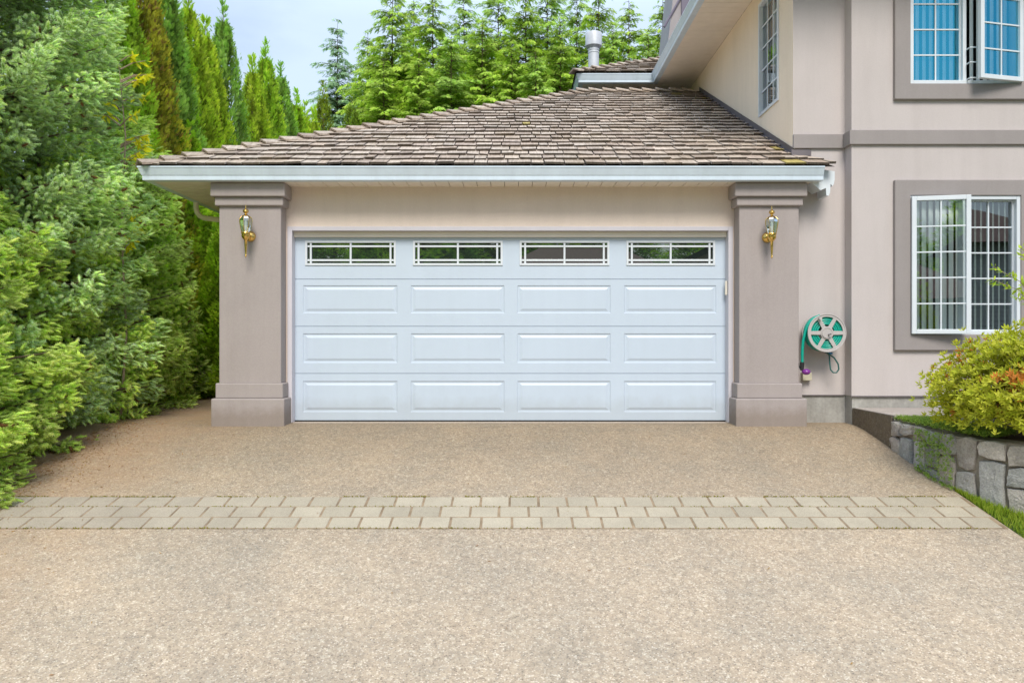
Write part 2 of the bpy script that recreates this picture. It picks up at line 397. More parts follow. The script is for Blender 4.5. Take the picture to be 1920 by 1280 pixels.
def wall_xz(g, x0, x1, z0, z1, y, holes, depth=.12):
    xs = sorted({x0, x1} | {h[0] for h in holes} | {h[1] for h in holes}); zs = sorted({z0, z1} | {h[2] for h in holes} | {h[3] for h in holes})
    for i in range(len(xs)-1):
        for j in range(len(zs)-1):
            cx, cz = (xs[i]+xs[i+1])/2, (zs[j]+zs[j+1])/2
            if any(h[0] < cx < h[1] and h[2] < cz < h[3] for h in holes): continue
            g.quad((xs[i], y, zs[j]), (xs[i+1], y, zs[j]), (xs[i+1], y, zs[j+1]), (xs[i], y, zs[j+1]))
    for a, b, c, d in holes:
        g.quad((a, y, c), (a, y+depth, c), (a, y+depth, d), (a, y, d)); g.quad((b, y, c), (b, y, d), (b, y+depth, d), (b, y+depth, c))
        g.quad((a, y, d), (a, y+depth, d), (b, y+depth, d), (b, y, d)); g.quad((a, y, c), (b, y, c), (b, y+depth, c), (a, y+depth, c))

# garage walls
DX0, DX1, DZ1 = -2.50, 2.46, 2.185
g = Geo()
wall_xz(g, -3.25, XL-.003, 0, SOF+.02, YW, [(DX0, DX1, -.001, DZ1)], .14)
g.quad((-3.25, YW, 0), (-3.25, 17.5, 0), (-3.25, 17.5, SOF+.02), (-3.25, YW, SOF+.02))
hp('garage_wall', g, M['stucco_head'], fixn=False)
g = Geo(); g.quad((-3.2, 8.84, 0), (3.1, 8.84, 0), (3.1, 8.84, 2.6), (-3.2, 8.84, 2.6)); hp('garage_interior', g, M['dark'], fixn=False)

# pillars with stepped base and capital
def pillar(x0, x1, ext0, ext1, label):
    g = Geo(); g.box(x0, x1, 8.40, YW-.002, .445, 2.40)
    p = hp('pillar', g, M['taupe'], bevel=.012, label=label)
    g = Geo(); g.box(x0-.058, x1+.058, 8.32, YW-.004, -.06, .287)
    build('pillar_base', g, M['taupe_base'], p, bevel=.012)
    g = Geo(); g.box(x0-.03, x1+.028, 8.372, YW-.003, .287, .452)
    build('pillar_plinth', g, M['taupe'], p, bevel=.012)
    g = Geo(); g.box(x0-.035, x1+.032, 8.362, YW-.005, 2.385, 2.48)
    build('capital_moulding', g, M['taupe'], p, bevel=.012)
    g = Geo(); g.box(x0-.068, x1+.064, 8.322, YW-.006, 2.48, SOF-.004)
    build('capital', g, M['taupe'], p, bevel=.012)
pillar(-3.205, -2.527, 0, 0, 'taupe stucco pillar on the left of the garage door')
pillar(2.485, 3.140, 0, 0, 'taupe stucco pillar on the right of the garage door')

# door frame
g = Geo()
g.box(DX0-.012, DX0+.040, YW-.014, 8.73, 0, DZ1+.006); g.box(DX1-.040, DX1+.012, YW-.014, 8.73, 0, DZ1+.006)
g.box(DX0+.040, DX1-.040, YW-.014, 8.73, DZ1-.040, DZ1+.006)
fr = hp('door_frame', g, M['frame'], bevel=.004)
g = Geo(); g.box(DX0+.041, DX1-.041, 8.655, 8.70, 2.085, DZ1-.041); build('door_stop', g, M['cream'], fr, bevel=.004)
g = Geo(); g.box(DX1-.062, DX1-.041, 8.63, 8.66, PZ(553, 8.65), PZ(527, 8.65)); build('frame_catch', g, M['cream'], fr, bevel=.003)

# garage door: four sections with raised panels and a row of lights
DY = 8.71
pcols = [(-2.371, -1.300), (-1.149, -.085), (.060, 1.119), (1.270, 2.317)]
wcols = [(-2.341, -1.319), (-1.119, -.109), (.090, 1.100), (1.300, 2.299)]
prow = [(.109, .459), (.665, .998), (1.228, 1.542)]
WZ = (1.772, 2.044)
g = Geo()
def ringed(g, rings):
    """rings: list of (x0,x1,z0,z1,y) nested; bridges them and caps the last"""
    vs = []; fs = []
    for (a, b, c, d, y) in rings: vs += [(a, y, c), (b, y, c), (b, y, d), (a, y, d)]
    for i in range(len(rings)-1):
        for k in range(4): fs.append((i*4+k, i*4+(k+1) % 4, (i+1)*4+(k+1) % 4, (i+1)*4+k))
    return vs, fs
seams = [.012, .545, 1.079, 1.613, 2.147]
xa, xb = -2.475, 2.435
for s_ in range(4):
    z0, z1 = seams[s_]+.0035, seams[s_+1]-.0035
    holes = [(a, b, *prow[s_]) for a, b in pcols] if s_ < 3 else [(a, b, *WZ) for a, b in wcols]
    xs = sorted({xa, xb} | {h[0] for h in holes} | {h[1] for h in holes}); zs = [z0, holes[0][2], holes[0][3], z1]
    for i in range(len(xs)-1):
        for j in range(3):
            cx = (xs[i]+xs[i+1])/2
            if j == 1 and any(h[0] < cx < h[1] for h in holes): continue
            g.quad((xs[i], DY, zs[j]), (xs[i+1], DY, zs[j]), (xs[i+1], DY, zs[j+1]), (xs[i], DY, zs[j+1]))
    for zz in (z0, z1):   # rolled section edges
        sg = 1 if zz == z0 else -1
        g.quad((xa, DY, zz), (xb, DY, zz), (xb, DY+.012, zz-sg*.003), (xa, DY+.012, zz-sg*.003))
    for a, b, c, d in holes:
        if s_ < 3:
            R_ = [(a, b, c, d, DY), (a+.009, b-.009, c+.009, d-.009, DY+.008), (a+.024, b-.024, c+.024, d-.024, DY+.0085), (a+.052, b-.052, c+.046, d-.046, DY+.001), (a+.058, b-.058, c+.052, d-.052, DY)]
            vs, fs = ringed(g, R_); n = len(vs); fs.append((n-4, n-3, n-2, n-1)); g.add(vs, fs)
        else:
            vs, fs = ringed(g, [(a, b, c, d, DY), (a+.006, b-.006, c+.006, d-.006, DY+.03)]); g.add(vs, fs)
g.quad((xa, DY+.013, .012), (xb, DY+.013, .012), (xb, DY+.013, seams[3]), (xa, DY+.013, seams[3]))
door = hp('garage_door', g, M['door'], fixn=False)
g = Geo(); g.box(xa, xb, DY-.008, DY+.02, -.002, .0125); build('weather_seal', g, M['black'], door)
for a, b in wcols:
    z0, z1 = WZ; g = Geo(); y0_, y1_ = DY-.012, DY+.012
    fw = .020; W_ = b-a
    g.box(a-.004, a+fw, y0_, y1_, z0-.004, z1+.004); g.box(b-fw, b+.004, y0_, y1_, z0-.004, z1+.004)
    g.box(a+fw, b-fw, y0_, y1_, z0-.004, z0+fw); g.box(a+fw, b-fw, y0_, y1_, z1-fw, z1+.004)
    ym0, ym1 = DY-.004, DY+.010
    vx = [a+.048, (a+b)/2-.011, b-.070]
    for x in vx: g.box(x, x+.022, ym0, ym1, z0+fw, z1-fw)
    segs = [(a+fw, vx[0]), (vx[0]+.022, vx[1]), (vx[1]+.022, vx[2]), (vx[2]+.022, b-fw)]
    for zc in (z0+.044, z1-.070):
        for s0, s1 in segs: g.box(s0, s1, ym0+.001, ym1, zc, zc+.022)
    build('window_grille', g, M['white'], door, bevel=.003)
    g = Geo(); g.quad((a+.005, DY+.016, z0+.005), (b-.005, DY+.016, z0+.005), (b-.005, DY+.016, z1-.005), (a+.005, DY+.016, z1-.005))
    build('window_pane', g, M['pane_dark'], door, fixn=False)

# soffits (narrow ribbed panels on a dark backing)
def soffit(name, x0, x1, y0, y1, z, along):
    """panels run across; repeated along axis 'x' or 'y'"""
    g = Geo(); k = .152
    a0, a1 = (x0, x1) if along == 'x' else (y0, y1)
    a = a0
    while a < a1 - .01:
        b = min(a + k - .006, a1)
        if along == 'x': g.box(a, b, y0, y1, z, z+.01)
        else: g.box(x0, x1, a, b, z, z+.01)
        a += k
    s = hp(name, g, M['soffit'])
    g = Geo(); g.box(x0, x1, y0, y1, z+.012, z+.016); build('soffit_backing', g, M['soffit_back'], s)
soffit('soffit', -3.27, 3.33, 8.235, YW-.001, SOF, 'x')
soffit('soffit', -3.90, -3.275, 8.30, 17.4, SOF, 'y')

# gutters, K profile
GP = [(0, 0), (.075, 0), (.082, .004), (.084, .048), (.090, .054), (.118, .128), (.123, .131), (.123, .145), (.108, .147), (.104, .132), (0, .132)]
g = Geo(); g.profile(GP, (-3.845-.03, 8.305, SOF-.002), (3.335, 8.305, SOF-.002), (0, -1, 0), m0=1, m1=0)
gut = hp('gutter', g, M['gutter'])
g = Geo(); g.profile(GP, (-3.875, 8.306, SOF-.002), (-3.875, 17.4, SOF-.002), (-1, 0, 0), m0=1, m1=0)
gut2 = hp('gutter', g, M['gutter'])
# downspout elbow under the left eave, running back to the garage side wall
g = Geo()
yd_ = 9.55
pts = [(-3.93, yd_, SOF), (-3.93, yd_, SOF-.07), (-3.915, yd_, SOF-.125), (-3.88, yd_, SOF-.17), (-3.82, yd_, SOF-.195), (-3.6, yd_, SOF-.22), (-3.34, yd_, SOF-.25), (-3.30, yd_, SOF-.29), (-3.29, yd_, SOF-.4), (-3.29, yd_, .1)]
g.tube(pts, .032, 10); build('downspout', g, M['soffit'], gut2, smooth=True)

# shake roofs
EX = .222
SHC = [(.46, .375, .305), (.50, .42, .345), (.43, .35, .285), (.53, .45, .38), (.47, .395, .33), (.41, .335, .28), (.50, .43, .365)]
def shakes(g, z0, y0, pitch, nrow, uL, uR, seed, wmul=1.0):
    rnd = random.Random(seed); th = math.atan(pitch); ct, st = math.cos(th), math.sin(th)
    def pt(u, v, h): return (u, y0 + v*ct - h*st, z0 + v*st + h*ct)
    for i in range(nrow):
        vb = i*EX
        x = uL(vb) - .3 + rnd.uniform(0, .1)
        sag = rnd.uniform(-.006, .006)
        while x < uR(vb):
            wv = rnd.choice([.11, .14, .17, .19, .22, .25])*wmul; a, b = x, x + wv - rnd.uniform(.006, .016); x += wv
            v0 = vb + rnd.uniform(-.018, .014) + sag; v1 = vb + EX*1.45; tk = rnd.uniform(.016, .026); lift = .011 + rnd.uniform(0, .007); tw = rnd.uniform(-.006, .006)
            sk_ = rnd.uniform(-.009, .009)
            al0, ar0 = max(a, uL(v0)), min(b, uR(v0)); al1, ar1 = max(a, uL(v1)), min(b, uR(v1))
            if ar0 - al0 < .02: continue
            if ar1 < al1: ar1 = al1 = (ar1 + al1)/2
            c = rnd.choice(SHC); k = rnd.uniform(.86, 1.10)
            if rnd.random() < (.22 if (a > 2.9 and vb < .7) else .003): c = (.46, .38, .14)
            g.col = tuple(q*k for q in c)
            vs = [pt(al0, v0+sk_, lift), pt(ar0, v0-sk_, lift+tw), pt(ar1, v1, -.004), pt(al1, v1, -.004),
                  pt(al0, v0+sk_, lift+tk), pt(ar0, v0-sk_, lift+tk+tw), pt(ar1, v1, .003), pt(al1, v1, .003)]
            g.add(vs, [(4,5,6,7), (0,3,7,4), (2,1,5,6), (3,2,6,7), (0,1,2,3)])
            g.col = tuple(q*k*.26 for q in c); g.add([vs[0], vs[1], vs[5], vs[4]], [(1,0,3,2)])  # weathered butt ends, darkened further in colour to paint course shadow lines
    g.col = (1, 1, 1)
def hipcaps(g, p0, p1, n, seed, half=.11, drop=.055):
    rnd = random.Random(seed); p0, p1 = Vector(p0), Vector(p1); d = (p1-p0); Ln = d.length; d.normalize()
    side = d.cross(Vector((0, 0, 1))).normalized(); up = side.cross(d)
    step = Ln/n
    for i in range(n):
        a = p0 + d*(step*i - .05 + rnd.uniform(-.01, .01)); b = p0 + d*min(step*i + step*1.3, Ln)
        c = rnd.choice(SHC); k = rnd.uniform(.8, 1.1); g.col = tuple(q*k for q in c)
        for s_ in (1, -1):
            w_ = side*s_*half; dr = up*drop; l0 = up*(.055 + rnd.uniform(0, .008)); l1 = up*.018; tk = up*.024
            vs = [a+l0, a+w_-dr+l0, b+w_-dr+l1, b+l1, a+l0+tk, a+w_-dr+l0+tk, b+w_-dr+l1+tk*.3, b+l1+tk*.3]
            g.add(vs, [(0,1,2,3), (4,5,6,7), (0,1,5,4), (1,2,6,5), (2,3,7,6), (3,0,4,7)])
    g.col = (1, 1, 1)

EY, EZ, RY, RZ, HX = 8.21, 2.785, 12.9, 5.08, 1.165
pitch = (RZ-EZ)/(RY-EY); sl_ = math.hypot(RY-EY, RZ-EZ); ct = (RY-EY)/sl_
XE = -3.965
g = Geo()
kk = .012
BKY = 2*RY-EY
g.add([(XE, EY, EZ-kk), (3.15, EY, EZ-kk), (3.15, RY, RZ-kk), (HX, RY, RZ-kk)], [(0,1,2,3)])
g.add([(XE, EY, EZ-kk), (HX, RY, RZ-kk), (XE, BKY, EZ-kk)], [(0,1,2)])
g.add([(XE, BKY, EZ-kk), (HX, RY, RZ-kk), (3.15, RY, RZ-kk), (3.15, BKY, EZ-kk)], [(0,1,2,3)])
g.add([(3.15, EY, EZ-kk), (3.455, EY, EZ-kk), (3.335, YW-.01, EZ-kk+pitch*(YW-EY)), (3.15, YW-.01, EZ-kk+pitch*(YW-EY))], [(0,1,2,3)])
roof = hp('roof', g, M['shake_under'], fixn=False, label='low hipped garage roof of weathered cedar shakes')
g = Geo()
def uL(v): return XE + v*ct*(HX-XE)/(RY-EY) + .01
def uR(v):
    y = EY + v*ct
    return 3.465 - (y-EY)*.30 if y < YW-.05 else 3.142
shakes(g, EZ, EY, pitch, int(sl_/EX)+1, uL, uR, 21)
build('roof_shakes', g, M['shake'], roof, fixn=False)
g = Geo(); hipcaps(g, (XE+.02, EY+.02, EZ+.0), (HX, RY, RZ), 30, 5); hipcaps(g, (HX-.05, RY, RZ+.01), (3.12, RY, RZ+.01), 9, 6)
build('hip_cap', g, M['shake'], roof)
# flashing where the roof meets the upper wall
g = Geo()
y_a, y_b = YW+.0, RY
za, zb = EZ+pitch*(y_a-EY), RZ
g.add([(XL-.004, y_a, za+.02), (XL-.004, y_b, zb+.02), (XL-.004, y_b, zb+.10), (XL-.004, y_a, za+.10),
       (XL-.05, y_a, za+.035), (XL-.05, y_b, zb+.035)], [(0,1,2,3), (4,5,1,0)])
g.add([(XL-.003, y_a, za+.10), (XL-.003, y_b, zb+.10), (XL-.016, y_b, zb+.105), (XL-.016, y_a, za+.105)], [(0,1,2,3)])
g.box(XL-.02, 3.345, YW-.014, YW-.004, za+.005, za+.075)
build('flashing', g, M['flash'], roof, fixn=False)
# ragged white return at the right-hand end of the eave
g = Geo()
yy = 8.33
out_ = [(3.34, 2.775), (3.50, 2.75), (3.50, 2.66), (3.49, 2.61), (3.475, 2.59), (3.455, 2.615), (3.45, 2.52), (3.435, 2.485), (3.41, 2.49), (3.405, 2.57), (3.345, 2.545), (3.25, 2.630), (3.34, 2.64)]
n = len(out_)
g.add([(x, yy, z) for x, z in out_] + [(x, yy+.24, z) for x, z in out_], [tuple(range(n)), tuple(reversed(range(n, 2*n)))] + [(i, (i+1) % n, n+(i+1) % n, n+i) for i in range(n)])
hp('eave_return', g, M['white'])

# ---- upper house
g = Geo()
wl = (PX(1424, 0), 0)
SWY0, SWY1, SWZ0, SWZ1 = 9.05, 9.77, 3.75, 5.18
WX0, WX1 = PX(1706, YB), PX(1908, YB)
LZ0, LZ1 = PZ(625, YB), PZ(370, YB)
UZ0 = PZ(157, YB); UZ1 = UZ0 + (LZ1-LZ0)
FT = .31
wall_xz(g, XL, XB, FT, USOF, YW, [])
g.quad((XB, YW, FT), (XB, YB, FT), (XB, YB, USOF), (XB, YW, USOF))
wall_xz(g, XB, 9.5, FT, USOF, YB, [(WX0, WX1, LZ0, LZ1), (WX0, WX1, UZ0, UZ1)], .16)
hp('wall', g, M['stucco'], fixn=False)
# left upper wall, facing the garage roof
g = Geo()
ys_ = [YW, SWY0, SWY1, 13.9]; zs_ = [2.6, SWZ0, SWZ1, USOF]
for i in range(3):
    for j in range(3):
        if i == 1 and j == 1: continue
        g.quad((XL, ys_[i], zs_[j]), (XL, ys_[i+1], zs_[j]), (XL, ys_[i+1], zs_[j+1]), (XL, ys_[i], zs_[j+1]))
for a, b, c, d in [((SWY0, SWZ0), (SWY1, SWZ0), 0, 0), ((SWY1, SWZ0), (SWY1, SWZ1), 0, 0), ((SWY1, SWZ1), (SWY0, SWZ1), 0, 0), ((SWY0, SWZ1), (SWY0, SWZ0), 0, 0)]:
    g.quad((XL, *a), (XL, *b), (XL+.12, *b), (XL+.12, *a))
g.quad((1.75, 13.9, 2.6), (XL, 13.9, 2.6), (XL, 13.9, USOF), (1.75, 13.9, USOF))
g.quad((1.75, 13.9, 2.6), (1.75, 19.5, 2.6), (1.75, 19.5, USOF), (1.75, 13.9, USOF))
hp('side_wall', g, M['stucco_bounce_lit'], fixn=False)
g = Geo(); g.box(4.0, 9.3, 9.15, 9.17, .35, USOF); g.box(XL+.75, XL+.77, 8.7, 11, 3.2, USOF); g.box(4.0, 9.3, YB+.18, 9.15, 2.95, 3.05)
hp('interior_wall', g, M['dark'])
# trim band wraps the step in the wall
g = Geo(); b0, b1 = PZ(272, YB), PZ(245, YB)
g.box(XL-.003, XB-.032, YW-.030, YW+.01, b0, b1); g.box(XB-.032, 9.5, YB-.032, YB+.01, b0, b1); g.box(XB-.032, XB+.01, YB+.0101, YW+.009, b0+.0005, b1-.0005)
hp('trim_band', g, M['trim'], bevel=.006)
# foundation and drip edge
g = Geo(); g.box(3.15, XB+.010, YW+.012, YW+.1, -.3, FT+.002); g.box(XB+.012, 9.5, YB+.018, YW+.1, -.5, FT+.002)
fo = hp('foundation', g, M['conc'])
g = Geo(); g.box(3.15, XB-.006, YW-.008, YW+.012, FT-.010, FT+.001); g.box(XB-.006, 9.5, YB-.008, YB+.018, FT-.010, FT+.001)
build('drip_edge', g, M['flash'], fo)

# upper soffits, gutters and roof
UX0 = 2.49
soffit('soffit', UX0+.0, XL-.002, 7.7, 13.895, USOF, 'y')
soffit('soffit', 1.16, UX0-.002, 13.255, 13.895, USOF, 'x')
soffit('soffit', XL, 9.9, 7.7, YB-.002, USOF, 'x')
UG = USOF-.004
g = Geo(); g.profile(GP, (UX0+.03, 7.7, UG), (UX0+.03, 13.32, UG), (-1, 0, 0), m0=0, m1=-1)
hp('gutter', g, M['gutter'])
g = Geo(); g.profile(GP, (1.23, 13.32, UG), (UX0+.03, 13.32, UG), (0, -1, 0), m0=1, m1=-1)
hp('gutter', g, M['gutter'])
g = Geo(); g.profile(GP, (1.23, 13.32, UG), (1.23, 19.5, UG), (-1, 0, 0), m0=1, m1=0)
hp('gutter', g, M['gutter'])
UE = UG+.155
g = Geo()
g.add([(UX0-.06, 7.6, UE), (UX0-.06, 13.2, UE), (6.2, 16.9, UE+3.7*pitch), (6.2, 11.3, UE+3.7*pitch)], [(0,1,2,3)])
g.add([(UX0-.06, 7.6, UE), (6.2, 11.3, UE+3.7*pitch), (9.9, 7.6, UE)], [(0,1,2)])
g.add([(1.08, 13.2, UE), (UX0-.06, 13.2, UE), (6.2, 16.9, UE+3.7*pitch), (4.9, 16.9, UE+3.7*pitch)], [(0,1,2,3)])
g.add([(1.08, 13.2, UE), (4.9, 16.9, UE+3.7*pitch), (4.9, 20, UE+3.7*pitch), (1.08, 20, UE)], [(0,1,2,3)])
g.add([(9.9, 7.6, UE), (6.2, 11.3, UE+3.7*pitch), (6.2, 20, UE+3.7*pitch), (9.9, 20, UE)], [(0,1,2,3)])
g.add([(4.9, 16.9, UE+3.7*pitch), (6.2, 16.9, UE+3.7*pitch), (6.2, 20, UE+3.7*pitch), (4.9, 20, UE+3.7*pitch)], [(0,1,2,3)])
uroof = hp('upper_roof', g, M['shake_under'], fixn=False)
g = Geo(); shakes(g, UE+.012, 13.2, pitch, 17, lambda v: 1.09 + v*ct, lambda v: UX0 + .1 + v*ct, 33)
hipcaps(g, (1.10, 13.22, UE+.01), (4.8, 16.8, UE+3.6*pitch), 21, 8)
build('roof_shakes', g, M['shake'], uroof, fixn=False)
# flue
fx, fy = PX(1113, 15.0), 15.0
g = Geo(); fz = 5.55
g.lathe([(.105, fz), (.105, 6.52), (.112, 6.525), (.112, 6.545), (.105, 6.55), (.105, 6.57), (.112, 6.575), (.112, 6.60), (.105, 6.605), (.105, 6.62)], fx, fy, 24)
fl = hp('flue_pipe', g, M['flue'], smooth=True)
g = Geo(); g.lathe([(.10, 6.615), (.12, 6.62), (.16, 6.66), (.162, 6.90), (.155, 6.915), (.10, 6.918), (.02, 6.93)], fx, fy, 24); build('flue_cap', g, M['flue'], fl, smooth=True)
# neighbouring gable end / chimney chase above the rear roof
g = Geo(); cy = 17.5
a_ = [(PX(1236, cy), 5.9), (PX(1300, cy)+.6, 5.9), (PX(1300, cy)+.6, 9.4), (PX(1268, cy), 9.4)]
g.add([(x, cy, z) for x, z in a_] + [(x, cy+1.2, z) for x, z in a_], [(0,1,2,3), (7,6,5,4), (0,4,5,1), (1,5,6,2), (2,6,7,3), (3,7,4,0)])
ch = hp('chimney_chase', g, M['chim'])
g = Geo(); g.tube([(PX(1245, cy), cy-.02, PZ(52, cy)), (PX(1275, cy), cy-.02, PZ(-2, cy)), (PX(1284, cy), cy-.02, PZ(-20, cy))], .03, 6)
g.box(PX(1277, cy), PX(1300, cy)+.58, cy-.05, cy-.002, 6.2, 9.38)
build('chase_corner_board', g, M['chim2'], ch)

# ---- windows
def sash_geo(w_, h_, fw, d):
    g = Geo()
    g.box(0, fw, 0, d, 0, h_); g.box(w_-fw, w_, 0, d, 0, h_); g.box(fw, w_-fw, 0, d, 0, fw); g.box(fw, w_-fw, 0, d, h_-fw, h_); return g
def grille_geo(w_, h_, fw, cols, rows, y, mw=.0145):
    g = Geo()
    iw, ih = w_-2*fw, h_-2*fw
    xs = [fw + iw*i/cols for i in range(1, cols)]
    for x in xs: g.box(x-mw/2, x+mw/2, y, y+.010, fw, h_-fw)
    edges = [fw] + xs + [w_-fw]
    for j in range(1, rows):
        z = fw + ih*j/rows
        for k in range(len(edges)-1):
            a = edges[k] + (mw/2 if k else 0); b = edges[k+1] - (mw/2 if k < len(edges)-2 else 0)
            g.box(a, b, y+.001, y+.009, z-mw/2, z+mw/2)
    return g
def place(g, origin, rz, pivot=(0, 0)):
    c, s = math.cos(rz), math.sin(rz)
    g.v = [(origin[0] + (x-pivot[0])*c - (y-pivot[1])*s, origin[1] + (x-pivot[0])*s + (y-pivot[1])*c, origin[2] + z) for x, y, z in g.v]; return g
def surround(x0, x1, z0, z1, y, wd, pr, parent, top=True):
    g = Geo()
    zt_ = z1 + (wd if top else .13)
    O = [(x0-wd, z0-wd), (x1+wd, z0-wd), (x1+wd, zt_), (x0-wd, zt_)]; I = [(x0, z0), (x1, z0), (x1, z1), (x0, z1)]
    vs = [(x, y-pr, z) for x, z in O + I] + [(x, y+.01, z) for x, z in O + I]
    g.add(vs, [f for k in range(4) for j in [(k+1) % 4] for f in ((k, j, 4+j, 4+k), (8+k, 12+k, 12+j, 8+j), (k, 8+k, 8+j, j), (4+k, 4+j, 12+j, 12+k))])
    build('window_surround', g, M['trim'], parent, bevel=.008)
def blinds(parent, x0, x1, z0, z1, y, pitch_, width, ang, seed, jitter=4):
    rnd = random.Random(seed); g = Geo(); x = x0
    while x < x1:
        a = R(ang + rnd.uniform(-jitter, jitter)); c, s = math.cos(a)*width/2, math.sin(a)*width/2
        n_ = 5; vs = []
        for k in range(n_):
            q = (k/(n_-1))*2-1; bow = .006*(1-q*q)
            vs += [(x + c*q - math.sin(a)*bow, y + s*q - math.cos(a)*bow, z0), (x + c*q - math.sin(a)*bow, y + s*q - math.cos(a)*bow, z1)]
        g.add(vs, [(2*k, 2*k+2, 2*k+3, 2*k+1) for k in range(n_-1)]); x += pitch_
    build('vertical_blind', g, M['blind'], parent, fixn=False)
def front_window(z0, z1, open_left, gl, blind, label, seed):
    x0, x1 = WX0, WX1; yf = YB-.03
    g = Geo(); fo_ = .028; xm = (x0+x1)/2
    g.box(x0-.012, x0+fo_, yf, YB+.11, z0-.012, z1+.012); g.box(x1-fo_, x1+.012, yf, YB+.11, z0-.012, z1+.012)
    g.box(x0+fo_, x1-fo_, yf, YB+.11, z0-.012, z0+fo_); g.box(x0+fo_, x1-fo_, yf, YB+.11, z1-fo_, z1+.012)
    g.box(xm-.02, xm+.02, yf+.012, YB+.11, z0+fo_, z1-fo_)
    wn = hp('window', g, M['white'], bevel=.004, label=label)
    surround(x0-.012, x1+.012, z0-.012, z1+.012, YB, .172, .045, wn, top=open_left)
    h_ = z1-z0
    # fixed side
    fx0, fx1 = (xm+.021, x1-fo_-.001) if open_left else (x0+fo_+.001, xm-.021)
    w_ = fx1-fx0; sh = h_-2*fo_-.002
    sg = place(sash_geo(w_, sh, .014, .04), (fx0, YB+.02, z0+fo_+.001), 0); s1 = build('fixed_sash', sg, M['white'], wn, bevel=.003)
    build('window_grille', place(grille_geo(w_, sh, .014, 2, 5, .012), (fx0, YB+.02, z0+fo_+.001), 0), M['white'], wn)
    g = Geo(); g.quad((fx0+.01, YB+.045, z0+fo_), (fx1-.01, YB+.045, z0+fo_), (fx1-.01, YB+.045, z1-fo_), (fx0+.01, YB+.045, z1-fo_)); build('window_pane', g, gl, wn, fixn=False)
    # casement, swung out
    ang = R(10.5) if open_left else R(13.5)
    w2 = (xm-.0 - x0) if open_left else (x1 - xm - .03); h2 = h_ + .0
    if open_left: org, rz, piv = (x0-.008, yf-.004, z0-.004), -ang, (0, .045)
    else: org, rz, piv = (x1+.008, yf-.004, z0-.004), ang, (w2, .045)
    cs = build('casement_sash', place(sash_geo(w2, h2, .048, .045), org, rz, piv), M['white'], wn, bevel=.004)
    build('window_grille', place(grille_geo(w2, h2, .048, 2, 5, .014), org, rz, piv), M['white'], wn)
    g = Geo(); g.quad((.045, .030, .045), (w2-.045, .030, .045), (w2-.045, .030, h2-.045), (.045, .030, h2-.045)); build('window_pane', place(g, org, rz, piv), gl, wn, fixn=False)
    # stay arms
    if not open_left:
        for zz in (z0+.03, z0+.20, z0+.36):
            g = Geo(); g.box(xm+.016, xm+.10, YB-.09, YB-.078, zz, zz+.012); g.box(xm+.016, xm+.028, YB-.078, YB+.05, zz, zz+.012); build('stay_arm', g, M['white'], wn)
    for (a, b, p_, wd, an, sd_) in blind: blinds(wn, a, b, z0+.02, z1-.02, YB+.085, p_, wd, an, sd_)
xm = (WX0+WX1)/2
front_window(LZ0, LZ1, True, M['glass'], [(WX0+.05, xm, .075, .066, 20, 3), (xm+.045, WX1-.02, .066, .030, 25, 4)], 'lower sliding casement window with its left sash swung open', 1)
front_window(UZ0, UZ1, False, M['glass_up'], [(WX0+.05, WX1-.02, .075, .047, 10, 5)], 'upper window with sky reflection tinted into its glass, right sash swung open', 2)
# side window
def side_window():
    y0_, y1_, z0_, z1_ = SWY0, SWY1, SWZ0, SWZ1
    org = (XL-.015, y1_, z0_); w_ = y1_-y0_; h_ = z1_-z0_
    def pl(g): # local x along -Y, local y inward +X
        g.v = [(org[0]+y, org[1]-x, org[2]+z) for x, y, z in g.v]; return g
    wn = build('window', pl(sash_geo(w_, h_, .035, .09)), M['white'], house, label='tall side window above the garage roof')
    build('window_grille', pl(grille_geo(w_, h_, .035, 3, 5, .03, .016)), M['white'], wn)
    g = Geo(); g.quad((.03, .05, .03), (w_-.03, .05, .03), (w_-.03, .05, h_-.03), (.03, .05, h_-.03)); build('window_pane', pl(g), M['glass_side'], wn, fixn=False)
    g = Geo(); x = .05
    while x < w_-.03:
        g.add([(x, .16, .02), (x+.065, .19, .02), (x+.065, .19, h_-.02), (x, .16, h_-.02)], [(0,1,2,3)]); x += .078
    build('vertical_blind', pl(g), M['blind'], wn, fixn=False)
side_window()
# outlet box under the hose
g = Geo(); g.box(PX(1503, 8.57), PX(1520, 8.57), 8.53, YW-.001, PZ(713, 8.55), PZ(698, 8.55)); hp('outlet_box', g, M['boxp'], bevel=.005)

